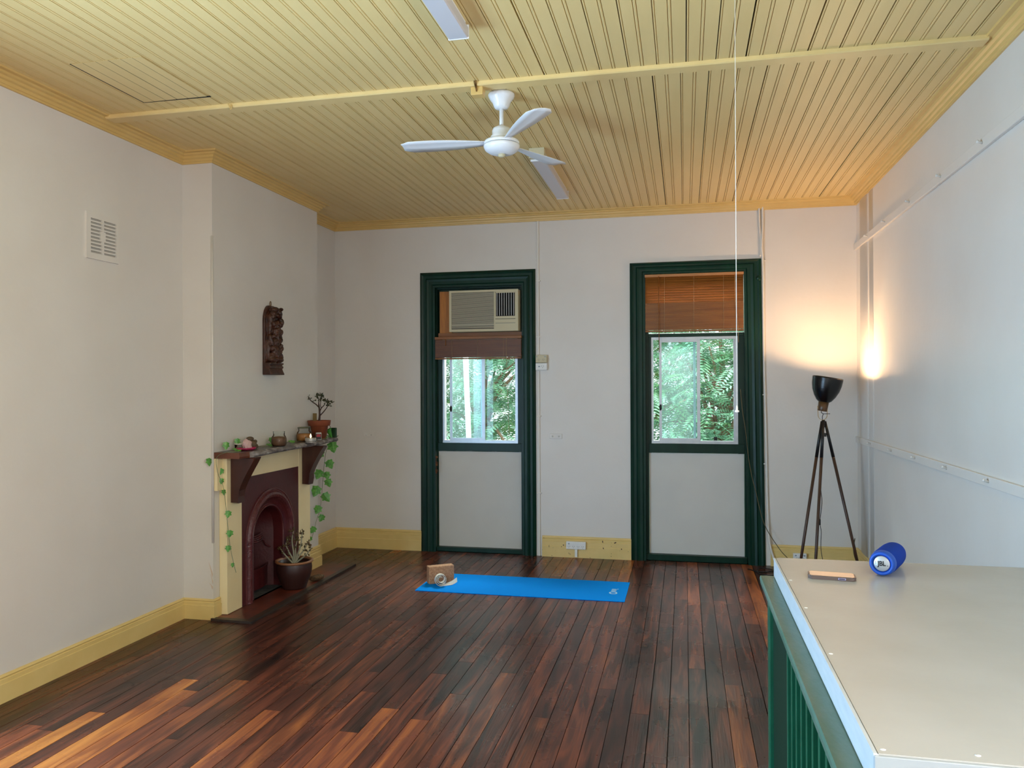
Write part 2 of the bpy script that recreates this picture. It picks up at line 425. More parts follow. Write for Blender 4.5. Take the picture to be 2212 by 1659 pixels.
# ---------------------------------------------------------------- floor
bm = NB(); lay = bm.loops.layers.float_color.new('tint')
random.seed(21)
bw = .0993; i0 = int((XL-.015)/bw)-1
over = {}  # board index -> list of (y_from, y_to, tint, gold)
def bi(x): return math.floor((x-.015)/bw)
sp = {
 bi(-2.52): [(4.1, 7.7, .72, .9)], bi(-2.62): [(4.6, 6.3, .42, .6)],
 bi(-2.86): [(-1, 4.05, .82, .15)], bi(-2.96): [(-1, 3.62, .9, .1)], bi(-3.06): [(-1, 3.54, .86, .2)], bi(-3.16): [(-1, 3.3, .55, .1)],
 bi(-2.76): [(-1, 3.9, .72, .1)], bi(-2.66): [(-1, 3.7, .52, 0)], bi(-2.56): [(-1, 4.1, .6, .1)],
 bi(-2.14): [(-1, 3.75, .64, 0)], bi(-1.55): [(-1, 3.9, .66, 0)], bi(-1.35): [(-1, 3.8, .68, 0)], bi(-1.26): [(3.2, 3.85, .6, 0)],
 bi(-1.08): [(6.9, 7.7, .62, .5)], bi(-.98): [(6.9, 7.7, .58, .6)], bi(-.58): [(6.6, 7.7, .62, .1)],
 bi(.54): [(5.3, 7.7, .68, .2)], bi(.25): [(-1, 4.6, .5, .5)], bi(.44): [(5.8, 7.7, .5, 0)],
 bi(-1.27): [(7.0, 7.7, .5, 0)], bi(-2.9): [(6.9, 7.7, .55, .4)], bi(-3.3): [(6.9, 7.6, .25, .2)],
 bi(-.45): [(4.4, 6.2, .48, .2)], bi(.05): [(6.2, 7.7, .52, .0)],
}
for i in range(i0, int(XR/bw)+2):
    xa = .015+i*bw; xb = xa+bw-random.choice((.003, .0036, .0046))
    if xb < XL or xa > XR: continue
    segs = []
    y = YF-random.random()*2
    while y < YB:
        L = random.uniform(1.6, 4.2); segs.append([y, min(y+L, YB)]); y += L
    for (a, b, t, g) in sp.get(i, []):
        ns = []
        for s in segs:
            if s[1] <= a or s[0] >= b: ns.append(s)
            else:
                if s[0] < a: ns.append([s[0], a])
                if s[1] > b: ns.append([b, s[1]])
        segs = ns+[[a, b, t, g]]
    for s in segs:
        if len(s) == 2:
            base = random.gauss(.345, .05); base = max(.24, min(.46, base))
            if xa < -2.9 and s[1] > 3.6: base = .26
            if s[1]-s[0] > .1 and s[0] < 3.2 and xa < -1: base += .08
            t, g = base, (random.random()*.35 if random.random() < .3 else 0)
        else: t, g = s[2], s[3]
        vs = [bm.verts.new(p) for p in ((xa, s[0], 0), (xb, s[0], 0), (xb, s[1]-.0015, 0), (xa, s[1]-.0015, 0))]
        lo = [bm.verts.new((v.co.x, v.co.y, -.012)) for v in vs]
        rnd = random.random()
        fs = [bm.faces.new(vs)]+[bm.faces.new((vs[k], lo[k], lo[(k+1) % 4], vs[(k+1) % 4])) for k in range(4)]
        for f in fs:
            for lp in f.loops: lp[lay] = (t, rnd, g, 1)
b0 = len(bm.faces)
vs = box(bm, XL-.3, XR+.3, YF-.2, YB+.3, -.15, -.012)
for f in list(bm.faces)[b0:]: f.material_index = 1
struct('floor', bm, None, [M['floor'], M['dark']])

# ---------------------------------------------------------------- ceiling boards (real grooves)
bm = NB()
def ceil_section(y0, y1, phase, seed):
    random.seed(seed)
    pitch = .153; k0 = int((XL-phase)/pitch)-1; pts = []
    k = k0
    while phase+k*pitch < XR+.2:
        x = phase+k*pitch
        if random.random() < .6: w, d = random.choice((.005, .0065, .008)), .02
        else: w, d = .0045, .012
        # joint: groove + small bead beside it
        pts += [(x-w/2, 0), (x-w/2, d), (x+w/2, d), (x+w/2, 0), (x+w/2+.006, .0), (x+w/2+.0085, .006), (x+w/2+.011, .0)]
        m = x+pitch/2
        pts += [(m-.010, 0), (m-.0078, .0075), (m-.0055, 0), (m, -.001), (m+.0055, 0), (m+.0078, .0075), (m+.010, 0)]
        k += 1
    pts = [(min(max(x, XL-.02), XR+.02), z) for x, z in pts]
    A = [bm.verts.new((x, y0, ZC+z)) for x, z in pts]; B = [bm.verts.new((x, y1, ZC+z)) for x, z in pts]
    for i in range(len(pts)-1):
        if pts[i+1][0]-pts[i][0] < 1e-6 and pts[i+1][1] == pts[i][1]: continue
        f = bm.faces.new((A[i], A[i+1], B[i+1], B[i]))
        if min(pts[i][1], pts[i+1][1]) > .015: f.material_index = 1
ceil_section(YF-.1, 4.30, .015, 5)
ceil_section(4.30, YB+.05, -.015, 9)
n0 = len(bm.faces)
box(bm, XL-.3, XR+.3, YF-.2, YB+.3, ZC+.03, ZC+.18)
for f in list(bm.faces)[n0:]: f.material_index = 1
bmesh.ops.recalc_face_normals(bm, faces=bm.faces)
struct('ceiling', bm, None, [M['ceil'], M['dark']])

# ---------------------------------------------------------------- walls
def wall_with_holes(bm, u0, u1, z0, z1, a0, a1, holes, axis):
    """axis 'Y': wall spans x in u, thickness a0..a1 in y; 'X': spans y in u"""
    us = sorted({u0, u1}|{h[0] for h in holes}|{h[1] for h in holes})
    zs = sorted({z0, z1}|{h[2] for h in holes}|{h[3] for h in holes})
    for i in range(len(us)-1):
        run = None
        for j in range(len(zs)-1):
            cu, cz = (us[i]+us[i+1])/2, (zs[j]+zs[j+1])/2
            inside = any(h[0] < cu < h[1] and h[2] < cz < h[3] for h in holes)
            if not inside:
                if run is None: run = [zs[j], zs[j+1]]
                else: run[1] = zs[j+1]
            if inside or j == len(zs)-2:
                if run:
                    if axis == 'Y': box(bm, us[i], us[i+1], a0, a1, run[0], run[1])
                    else: box(bm, a0, a1, us[i], us[i+1], run[0], run[1])
                run = None
    bmesh.ops.remove_doubles(bm, verts=bm.verts, dist=1e-5)

W1 = (-2.54, -1.56, -.0, 2.745); W2 = (-.41, .60, -.0, 2.81)
bm = NB(); wall_with_holes(bm, XL-.25, XR+.25, 0, ZC+.03, YB, YB+.24, [W1, W2], 'Y'); struct('wall_back', bm, M['wall'])
DL = (.35, 2.45, .0, 2.35)     # French door opening on the left, out of frame
bm = NB(); wall_with_holes(bm, YF-.2, YB, 0, ZC+.03, XL-.22, XL, [DL], 'X'); struct('wall_left', bm, M['wall'])
bm = NB(); wall_with_holes(bm, YF-.2, YB, 0, ZC+.03, XR, XR+.2, [(-.6, .8, 1.2, 2.6)], 'X'); struct('wall_right', bm, M['wall'])  # unseen opening added to let fill light onto the left wall
FW = (-2.4, -.6, .8, 2.5)  # unseen window opening added for ambient fill
bm = NB(); wall_with_holes(bm, XL, XR, 0, ZC+.03, YF-.2, YF, [FW], 'Y'); struct('wall_front', bm, M['wall'])
# French door frame on the left wall (behind the picture edge)
bm = NB()
for y in (DL[0], DL[1]-.07): box(bm, XL-.1, XL+.02, y, y+.07, 0, DL[3])
box(bm, XL-.1, XL+.02, DL[0], DL[1], DL[3]-.07, DL[3]); struct('door_1', bm, M['green'])
bm = NB()
for x in (FW[0], FW[1]-.06, (FW[0]+FW[1])/2-.03): box(bm, x, x+.06, YF-.12, YF-.04, FW[2], FW[3])
for z in (FW[2], FW[3]-.06): box(bm, FW[0], FW[1], YF-.12, YF-.04, z, z+.06)
struct('added_window', bm, M['green'])

# chimney breast with the fireplace opening
bm = NB()
wall_with_holes(bm, Y0, Y1, 0, ZC+.03, XL, XB, [(5.42, 6.275, 0, .985)], 'X')
struct('wall_chimney_breast', bm, M['wall'])
# rounded corner bead on the near edge, from mid height down, chipped near the floor
bm = NB()
tube(bm, [(XB-.003, Y0+.003, .56), (XB-.003, Y0+.003, 2.81)], .0095, 12)
struct('trim_4', bm, M['wall'])
bm = NB()
for (dz, h, w) in ((.33, .1, .022), (.28, .06, .014), (.24, .03, .02)):
    prism(bm, [(XB-.002, dz), (XB-w*1.6, dz+h*.9), (XB-w, dz+h*.4), (XB-w*.4, dz-.02)], 'Y', Y0-.0025, Y0+.001)
struct('trim_5', bm, M['render'])

# skirtings
def skirt_prof(h, t=.02):
    return [(0, 0), (t, 0), (t, h*.68), (t-.004, h*.70), (t-.004, h*.84), (t-.009, h*.87), (t-.006, h*.9), (t-.004, h*.93), (t-.009, h*.985), (t-.014, h), (0, h)]
def skirt_tall(h, t=.022):
    return [(0, 0), (t+.004, 0), (t+.004, h*.5), (t, h*.53), (t, h*.74), (t-.004, h*.76), (t-.003, h*.86), (t-.009, h*.88), (t-.005, h*.92), (t-.010, h*.985), (t-.015, h), (0, h)]
bm = NB(); profile_run(bm, [(XL, YF), (XL, 2.0-.1)][::-1] if False else [(XL, 2.46), (XL, Y0), (XB, Y0), (XB, 5.192)], skirt_prof(.15), -1)
struct('baseboard_left', bm, M['skirt'])
bm = NB(); profile_run(bm, [(XB, 6.512), (XB, Y1), (XL, Y1), (XL, YB), (-2.66, YB)], skirt_tall(.21), -1)
struct('baseboard_corner', bm, M['skirt'])
bm = NB(); profile_run(bm, [(-1.395, YB), (-.515, YB)], skirt_tall(.205), -1)
struct('baseboard_back', bm, M['skirtchip'])
bm = NB(); profile_run(bm, [(.78, YB), (XR, YB), (XR, 3.2)], skirt_tall(.2), -1)
struct('baseboard_right', bm, M['skirt'])

# cornice
cp = [(0, ZK), (.012, ZK), (.014, ZK+.012), (.02, ZK+.014), (.024, ZK+.03), (.036, ZK+.036), (.04, ZK+.05), (.054, ZK+.056), (.06, ZK+.066), (.085, ZK+.068), (.09, ZC+.002), (0, ZC+.002)]
bm = NB()
profile_run(bm, [(XR, YF), (XR, YB), (XL, YB), (XL, Y1), (XB, Y1), (XB, Y0), (XL, Y0), (XL, YF)], cp, 1)
struct('trim_1', bm, M['cornice'])
# ceiling batten over the board joint
bm = NB(); prism(bm, [(4.262, ZC+.001), (4.262, ZC-.018), (4.268, ZC-.023), (4.35, ZC-.023), (4.356, ZC-.018), (4.356, ZC+.001)], 'X', XL+.06, XR-.075)
struct('trim_2', bm, M['ceil'])
# second narrow picture rail line on right wall handled below; ceiling hatch
hx0, hx1, hy0, hy1 = -3.175, -2.745, 3.545, 4.125
h = thing('ceiling_hatch', ((hx0+hx1)/2, (hy0+hy1)/2, ZC), 'cream boarded access hatch in the ceiling with dark gaps on two sides', 'hatch')
bm = NB()
box(bm, hx0+.006, hx1, hy0, hy1-.006, ZC-.003, ZC-.0015)
part(h, 'hatch_panel', bm, M['ceil'])
bm = NB()
prism(bm, [(hx0-.004, hy0), (hx0+.0065, hy0), (hx0+.0065, hy1), (hx0-.004, hy1)], 'Z', ZC-.0015, ZC-.0005)
prism(bm, [(hx0, hy1-.006), (hx1+.02, hy1-.008), (hx1+.02, hy1+.006), (hx0, hy1)], 'Z', ZC-.0036, ZC-.0005)
part(h, 'shadow_gap', bm, M['dark'], 'black open gap along the hatch edge')
bm = NB()
for x in (-3.10, -3.02, -2.945, -2.87, -2.80):
    w = .002 if x != -2.945 else .004
    box(bm, x, x+w, hy0, hy1-.006, ZC-.0034, ZC-.0029)
part(h, 'board_joints', bm, M['dark'] if False else mat('hatch_joint_shadowline', srgb(120, 96, 60), .8))

# ---------------------------------------------------------------- converted window / door units
def architrave(root, xo0, xo1, zt, xi0, xi1, zi, lean=0):
    # stepped moulding following the opening: each step a nested ring
    steps = [(0, .012), (.14, .03), (.24, .022), (.40, .022), (.48, .034), (.62, .028), (.80, .028), (.86, .018), (1, .018)]
    def ring(t):
        return (xo0+(xi0-xo0)*t, xo1+(xi1-xo1)*t, zt+(zi-zt)*t)
    bm = NB()
    pts = []
    for t, d in steps: pts.append((ring(t), d))
    def line(r, d):
        x0, x1, z = r
        return [(x0, YB-d, 0.0), (x0, YB-d, z), (x1, YB-d, z), (x1+lean, YB-d, 0.0)]
    rows = [line(r, d) for r, d in pts]
    rows = [line(pts[0][0], -.002)]+rows+[line(pts[-1][0], -.12)]
    V = [[bm.verts.new(p) for p in row] for row in rows]
    for a, b in zip(V, V[1:]):
        for k in range(3): bm.faces.new((a[k], a[k+1], b[k+1], b[k]))
    return part(root, 'architrave', bm, M['green'])

def sliding_window(root, x0, x1, z0, z1, xm0, xm1, Y):
    """aluminium slider: outer frame, left sash, right sash, panes"""
    fr = .026
    bm = NB()
    rectframe(bm, x0, x1, Y, Y+.07, z0, z1, fr*.7, fr, fr, fr)
    box(bm, x0, x1, Y-.006, Y, z0, z0+.012)
    part(root, 'window_frame', bm, M['alu'])
    bm = NB(); s = .024
    a0 = x0+.075; a1 = xm1
    rectframe(bm, a0, a1, Y+.008, Y+.03, z0+fr, z1-fr, s, s*1.3, s, s)
    sash = part(root, 'sliding_sash', bm, M['alu'])
    bm = NB(); box(bm, a0+s*.8, a1-s*.8, Y+.018, Y+.021, z0+fr+s*.8, z1-fr-s*.8)
    part(sash, 'pane', bm, M['glass_hazy'])
    bm = NB(); lathe(bm, [(.001, 0), (.013, 0), (.016, .006), (.012, .014), (.001, .016)], (a0+.012, Y+.008, z0+.35), (0, -1, 0), 16)
    bmesh.ops.scale(bm, verts=bm.verts, vec=(.8, 1, 2.0), space=Matrix.Translation((-a0-.012, 0, -(z0+.35))))
    part(sash, 'latch', bm, M['blackmetal'])
    bm = NB()
    for x in (xm0-s*.2, x1-fr-s*.5): box(bm, x, x+s, Y+.042, Y+.062, z0+fr, z1-fr)
    fx = part(root, 'fixed_sash', bm, M['alu'])
    bm = NB(); box(bm, xm0, x1-fr-.002, Y+.05, Y+.053, z0+fr, z1-fr)
    part(fx, 'pane', bm, M['glass'])

# --- window 1 (left)
Yp = 7.765
w1 = thing('window_1', (-2.06, YB, 0), kind='structure')
architrave(w1, -2.665, -1.455, 2.868, -2.505, -1.595, 2.712)
bm = NB()
jx0, _ = W(-2.478, 0, Yp); jx1, _ = W(-1.603, 0, Yp)
box(bm, -2.54, jx0, YB+.045, YB+.2, 0, 2.70); box(bm, jx1, -1.56, YB+.045, YB+.2, 0, 2.70)
box(bm, -2.54, -1.56, YB+.045, YB+.2, 2.70, 2.745)
slx0, slz0 = W(-2.430, 1.119, Yp); slx1, slz1 = W(-1.639, 2.19, Yp)
box(bm, jx0, slx0, Yp-.01, YB+.2, 1.04, 2.2); box(bm, slx1, jx1, Yp-.01, YB+.2, 1.04, 2.2)
part(w1, 'jamb', bm, M['green'])
bm = NB(); box(bm, jx0, jx1, Yp-.02, YB+.2, W(0, 1.036, Yp)[1], slz0, .003); part(w1, 'middle_rail', bm, M['green'])
bm = NB(); box(bm, jx0+.004, jx1-.004, Yp, Yp+.03, .045, 1.026); part(w1, 'infill_panel', bm, M['greyboard'], 'pale grey infill board')
bm = NB(); box(bm, -2.52, -1.58, Yp-.05, YB+.2, 0.0, .043, .004); part(w1, 'threshold', bm, M['green'])
sliding_window(w1, slx0, slx1, slz0, slz1, W(-2.03, 0, Yp)[0], W(-1.985, 0, Yp)[0], Yp)
# plywood filler beside and under the air conditioner
bm = NB()
fx0, fz1 = W(-2.456, 2.668, 7.74); _, fz0 = W(0, 2.25, 7.74)
box(bm, fx0, -2.34, 7.735, 7.755, fz0-.01, fz1)
part(w1, 'plywood_filler', bm, M['ply'], 'orange plywood filler board')
bm = NB(); box(bm, fx0-.01, -1.60, 7.715, 7.80, W(0, 2.20, 7.72)[1], W(0, 2.243, 7.72)[1]); part(w1, 'timber_batten', bm, M['blind'], 'brown timber batten')
bm = NB(); box(bm, -2.5, -1.6, 7.80, 7.83, 2.2, 2.72); part(w1, 'backing_board', bm, M['green'])
bm = NB()
for k in range(9):
    z = .93-.015*k-.003*k*k*.3; w = .012+.010*math.sin(k*1.7)
    box(bm, -2.5-w*.2, -2.5+w, YB-.0195, YB-.016, .80+k*.02, .823+k*.02)
part(w1, 'chipped_patch', bm, M['raw'], 'brown patch of chipped bare timber')

# --- window 2 (right)
w2 = thing('window_2', (.09, YB, 0), kind='structure')
architrave(w2, -.518, .705, 2.888, -.372, .548, 2.778, lean=.03)
jx0, _ = W(-.343, 0, Yp); jx1, _ = W(.549, 0, Yp)
slx0, slz0 = W(-.316, 1.137, Yp); slx1, slz1 = W(.492, 2.163, Yp)
bm = NB()
box(bm, -.41, jx0, YB+.045, YB+.2, 0, 2.765); box(bm, jx1, .60, YB+.045, YB+.2, 0, 2.765)
box(bm, -.41, .60, YB+.045, YB+.2, 2.765, 2.81)
box(bm, jx0, slx0, Yp-.01, YB+.2, 1.04, 2.2); box(bm, slx1, jx1, Yp-.01, YB+.2, 1.04, 2.2)
part(w2, 'jamb', bm, M['green'])
bm = NB(); box(bm, jx0, jx1, Yp-.02, YB+.2, W(0, 1.05, Yp)[1], slz0, .003); part(w2, 'middle_rail', bm, M['green'])
bm = NB(); box(bm, jx0, jx1, Yp-.02, YB+.2, slz1, slz1+.035, .003); part(w2, 'transom_rail', bm, M['green'])
bm = NB(); box(bm, jx0+.004, jx1-.004, Yp, Yp+.03, .06, 1.04); part(w2, 'infill_panel', bm, M['greyboard'], 'pale grey infill board')
bm = NB(); box(bm, -.39, .57, Yp-.05, YB+.2, 0.0, .058, .004); part(w2, 'threshold', bm, M['green'])
sliding_window(w2, slx0, slx1, slz0, slz1, W(.085, 0, Yp)[0], W(.145, 0, Yp)[0], Yp)
bm = NB(); box(bm, jx0, jx1, Yp+.08, Yp+.085, slz1+.035, 2.77); part(w2, 'transom_pane', bm, M['glass'])
bm = NB(); box(bm, W(.27, 0, Yp)[0], W(.30, 0, Yp)[0], Yp+.02, Yp+.03, slz0+.03, slz0+.065)
box(bm, W(.276, 0, Yp)[0], W(.294, 0, Yp)[0], Yp+.018, Yp+.032, slz0+.036, slz0+.059)
part(w2, 'window_lock', bm, M['blackmetal'])

# --- round green plug on the second architrave
k = NB(); lathe(k, [(.001, 0), (.022, 0), (.024, .01), (.024, .03), (.018, .036), (.001, .037)], (.683, YB-.002, 2.70), (0, -1, 0), 24)
tag(mesh_obj('round_knob', k, M['green']), 'round dark green knob on the top right of the right window surround', 'knob')

# ---------------------------------------------------------------- air conditioner
Ya = 7.60
ax0, az1 = W(-2.357, 2.675, Ya); ax1, az0 = W(-1.635, 2.255, Ya)
ac = thing('window_air_conditioner', ((ax0+ax1)/2, Ya+.1, az0), 'aged cream box air conditioner set in the top of the left window', 'air conditioner')
bm = NB(); box(bm, ax0, ax1, Ya+.012, 7.79, az0, az1, .006)
part(ac, 'casing', bm, M['cream_plastic'])
bm = NB()
t = .022
gx1 = ax0+(ax1-ax0)*.655
rectframe(bm, ax0, ax1, Ya, Ya+.016, az0, az1, t, t*1.2, t*1.1, t); box(bm, gx1, gx1+.012, Ya, Ya+.011, az0+t*1.1, az1-t)
part(ac, 'front_frame', bm, M['cream_plastic'])
bm = NB(); n = 30
for i in range(n):
    z = az0+t*1.1+.006+(az1-az0-2*t-.012)*(i+.3)/n
    box(bm, ax0+t, gx1, Ya+.003, Ya+.010, z, z+.0065)
part(ac, 'intake_grille', bm, M['ac_grey'])
bm = NB(); box(bm, ax0+.01, ax1-.01, Ya+.0112, Ya+.0125, az0+.01, az1-.01); part(ac, 'grille_recess', bm, mat('grille_shadow', srgb(70, 62, 56), .8))
vx0, vx1 = gx1+.02, ax1-t*1.2-.006; vz0 = az0+(az1-az0)*.37; vz1 = az1-t-.012
bm = NB(); box(bm, vx0, vx1, Ya+.008, Ya+.0108, vz0, vz1); part(ac, 'outlet_recess', bm, M['black'])
bm = NB()
for i in range(8):
    x = vx0+(vx1-vx0)*(i+.5)/8; box(bm, x-.0018, x+.0018, Ya-.001, Ya+.009, vz0, vz1)
part(ac, 'outlet_louvres', bm, M['white'])
bm = NB()
box(bm, gx1+.012, ax1-t, Ya+.002, Ya+.011, az0+t, vz0-.035); box(bm, gx1+.012, ax1-t, Ya+.001, Ya+.011, vz0-.03, vz0-.006)
box(bm, vx1, ax1-t, Ya+.002, Ya+.011, vz0-.006, az1-t); box(bm, gx1+.012, vx0, Ya+.002, Ya+.011, vz0-.006, az1-t); box(bm, gx1+.012, ax1-t, Ya+.002, Ya+.011, vz1, az1-t)
part(ac, 'control_flap', bm, M['cream_plastic'])
bm = NB(); box(bm, gx1+.014, ax1-t-.002, Ya+.0005, Ya+.002, az0+.075, az0+.083); box(bm, ax0+t, gx1, Ya+.001, Ya+.004, az0+.062, az0+.07)
part(ac, 'trim_line', bm, mat('ac_grey_line', srgb(160, 156, 134), .5))
# ---------------------------------------------------------------- blinds
def blind(name, x0, x1, z0, z1, Y, label, spaced_to=None, wand=None, cords=()):
    r = thing(name, ((x0+x1)/2, Y, z0), label, 'blind', 'brown wooden venetian blinds')
    hh = .026
    bm = NB(); box(bm, x0-.003, x1+.003, Y-.02, Y+.02, z1-hh, z1, .002)
    part(r, 'headrail', bm, mat('headrail_wood', srgb(176, 122, 72), .45) if spaced_to else M['blind'])
    bm = NB(); random.seed(3)
    z = z1-hh-.006
    while z > (spaced_to or z1) and z > z0:
        a = 1.05
        c, s = math.cos(a)*.0175, math.sin(a)*.0175
        tl = random.uniform(-.0015, .0015)
        vs = [(x0, Y-c, z-s+.0), (x0, Y+c, z+s), (x1, Y+c, z+s+tl), (x1, Y-c, z-s+tl)]
        top = [bm.verts.new(p) for p in vs]; bot = [bm.verts.new((p[0], p[1]-.0022, p[2]-.0012)) for p in vs]
        bm.faces.new(top); bm.faces.new(bot[::-1])
        for k in range(4): bm.faces.new((top[k], bot[k], bot[(k+1) % 4], top[(k+1) % 4]))
        z -= .0235
    if z > z0: pass
    zt = min(z+.012, z1-hh-.004)
    nst = max(8, int((zt-z0-.018)/.0085))
    for i in range(nst):
        zz = z0+.018+(zt-z0-.018)*(i+.5)/nst
        dy = random.uniform(-.002, .002)
        box(bm, x0+random.uniform(0, .002), x1-random.uniform(0, .002), Y-.0175+dy, Y+.0175+dy, zz-.0040, zz+.0040)
    part(r, 'slats', bm, M['blind'] if spaced_to else M['blind_dark'])
    bm = NB(); box(bm, x0, x1, Y-.018, Y+.018, z0, z0+.014, .002); part(r, 'bottom_rail', bm, M['blind'])
    for cx in (x0+(x1-x0)*.2, x0+(x1-x0)*.5, x0+(x1-x0)*.8):
        bm = NB(); tube(bm, [(cx, Y-.021, z0-.006), (cx+.001, Y-.021, z1-hh)], .0012, 5); lathe(bm, [(.001, 0), (.004, .002), (.004, .006), (.001, .008)], (cx, Y-.0205, z0-.008), (0, 0, 1), 8)
        part(r, 'ladder_cord', bm, M['blind_cord'])
    if wand:
        bm = NB(); tube(bm, wand, .0035, 8); part(r, 'tilt_wand', bm, M['blind'])
    for c in cords:
        bm = NB(); tube(bm, smooth_path(c, 5), .0016, 5); part(r, 'pull_cord', bm, M['blind_cord'])
    return r
Yb = 7.655
x0, z1 = W(-2.504, 2.203, Yb); x1, z0 = W(-1.601, 1.973, Yb)
blind('venetian_blind', x0, x1, z0, z1, Yb, 'short dark wooden venetian blind bunched under the air conditioner', None,
      [(x0+.115, Yb-.026, z1-.02), (x0+.113, Yb-.027, z1-.09)], [[(x1-.15, Yb-.02, z1-.02), (x1-.148, Yb-.02, 1.95), (x1-.14, Yb-.0, 1.5), (x1-.13, Yb, 1.2)]])
Yb = 7.70+.01
x0, z1 = W(-.37, 2.768, Yb); x1, z0 = W(.545, 2.212, Yb)
blind('venetian_blind', x0, x1, z0, z1, Yb-.012, 'amber wooden venetian blind half lowered over the top of the right window', 2.49,
      [(x0+.128, Yb-.045, z1-.02), (x0+.132, Yb-.046, 2.02)],
      [[(x1-.08, Yb-.035, z1-.02), (x1-.075, Yb-.04, 2.5), (x1-.055, Yb-.04, 2.3), (x1-.05, Yb-.05, 2.1)]])

# cables, conduits, cords around the windows
def cable(name, pts, r, m, label, cat, n=6, seg=8):
    bm = NB(); tube(bm, smooth_path(pts, n), r, seg); return tag(mesh_obj(name, bm, m), label, cat)
c = thing('conduit_pipe', (-1.42, YB, 0), 'white painted conduit running full height beside the left window', 'pipe')
bm = NB(); box(bm, -1.437, -1.415, YB-.016, YB, 0.001, 1.85, .003); part(c, 'lower_run', bm, M['conduit'])
bm = NB(); box(bm, -1.437, -1.417, YB-.016, YB, 2.008, ZK, .003); part(c, 'upper_run', bm, M['conduit'])
for z in (.62, 1.39, 2.18, 2.74):
    bm = NB(); box(bm, -1.449, -1.402, YB-.018, YB, z, z+.012, .002); part(c, 'clip', bm, M['conduit'])
c = thing('conduit_pipe', (.72, YB, 0), 'pair of white painted conduits crossing above the right window corner', 'pipe')
bm = NB(); tube(bm, smooth_path([(.690, YB-.012, 3.395), (.694, YB-.012, 3.2), (.705, YB-.012, 3.05), (.7, YB-.012, 2.905)], 5), .0095, 8); part(c, 'short_run', bm, M['conduit'])
bm = NB(); tube(bm, smooth_path([(.722, YB-.014, 3.40), (.722, YB-.014, 3.2), (.712, YB-.028, 3.0), (.722, YB-.016, 2.8), (.727, YB-.014, 2.0), (.742, YB-.014, 1.2), (.752, YB-.014, .6), (.765, YB-.03, .25), (.80, YB-.045, .09), (.83, YB-.05, .012)], 6), .010, 8); part(c, 'long_run', bm, M['conduit'])
for z in (2.86, 1.6, .95):
    bm = NB(); box(bm, .712, .752, YB-.016, YB-.001, z, z+.012, .002); part(c, 'clip', bm, M['conduit'])
cable('hanging_cable', [(.515, 7.70, 1.66), (.53, 7.66, 1.45), (.555, 7.64, 1.27), (.581, 7.63, 1.01), (.612, 7.63, .83), (.642, 7.63, .708), (.715, 7.62, .407), (.837, 7.6, .196), (.92, 7.58, .1), (.99, 7.57, .045)], .0035, M['cable_olive'],
      'thin olive cable hanging slack across the right side of the right window', 'cable')
cable('cable_loop', [(.56, 7.5, .006), (.62, 7.42, .006), (.70, 7.40, .006), (.78, 7.46, .008), (.74, 7.54, .006), (.66, 7.52, .01), (.64, 7.36, .006), (.72, 7.28, .006), (.80, 7.32, .006), (.86, 7.45, .006), (.9, 7.6, .006)], .005, M['cable_dark'],
      'black cable coiled on the floor beside the right window', 'cable')
cable('floor_cable', [(1.50, 7.60, .30), (1.47, 7.5, .24), (1.45, 7.38, .2), (1.46, 7.3, .12), (1.44, 7.2, .03), (1.36, 7.1, .006)], .0045, M['cable_olive'],
      'brown cord hanging down the right corner behind the lamp leg', 'cable')

# wall outlets
def slots(root, x, z, Y, s=1.0, sw=None):
    bm = NB()
    for dx, rot in ((-.008, .5), (.008, -.5)):
        q = Matrix.Translation((x+dx*s, Y, z+.004*s)) @ Matrix.Rotation(rot, 4, 'Y')
        v = box(bm, -.0012*s, .0012*s, -.0006, .0006, -.0045*s, .0045*s); bmesh.ops.transform(bm, matrix=q, verts=v)
    v = box(bm, x-.0012*s, x+.0012*s, Y-.0006, Y+.0006, z-.012*s, z-.004*s)
    part(root, 'socket_slots', bm, M['socket_line'])
def rocker(root, x, z, Y, m='greysw', r=.006):
    bm = NB(); box(bm, x-r, x+r, Y-.003, Y, z-r*.8, z+r*.8, .001); part(root, 'rocker_switch', bm, M[m])
Ys = YB-.045
o1 = thing('power_outlet', (-1.39, YB, 1.93), 'double power outlet, upper of the two beside the left window', 'power outlet', 'outlets by the left window')
ox0, ox1 = -1.449, -1.335
bm = NB(); box(bm, ox0, ox1, Ys, YB, 1.928, 2.004, .004); part(o1, 'face_plate', bm, M['cream_plastic'])
for x in (-1.415, -1.372): slots(o1, x, 1.958, Ys-.0005)
for x in (-1.437, -1.354): rocker(o1, x, 1.988, Ys)
o2 = thing('power_outlet', (-1.39, YB, 1.85), 'single power outlet directly below the double one by the left window', 'power outlet', 'outlets by the left window')
bm = NB(); box(bm, ox0, ox1, Ys, YB, 1.854, 1.924, .004); part(o2, 'face_plate', bm, M['white'])
slots(o2, -1.378, 1.89, Ys-.0005, 1.2); rocker(o2, -1.413, 1.89, Ys, 'greysw', .008)
def blank_plate(x0, x1, z0, z1, label):
    r = thing('blank_wall_plate', ((x0+x1)/2, YB, z0), label, 'wall plate', 'blank wall plates')
    bm = NB(); box(bm, x0, x1, YB-.008, YB, z0, z1, .003); part(r, 'plate', bm, M['wall'])
    for t in (.25, .75):
        x = x0+(x1-x0)*t
        bm = NB(); lathe(bm, [(.001, 0), (.008, 0), (.009, .005), (.001, .007)], (x, YB-.0075, (z0+z1)/2), (0, -1, 0), 14); part(r, 'screw_cap', bm, M['wall'])
blank_plate(-1.318, -1.192, 1.17, 1.222, 'painted over blank wall plate on the wall between the two windows')
blank_plate(-3.30, -3.178, 1.172, 1.212, 'painted over blank wall plate on the wall left of the left window')
q = thing('power_strip_outlet', (-1.05, YB-.03, .08), 'white four way power outlet on the yellow skirting between the windows', 'power outlet')
Yq = YB-.055
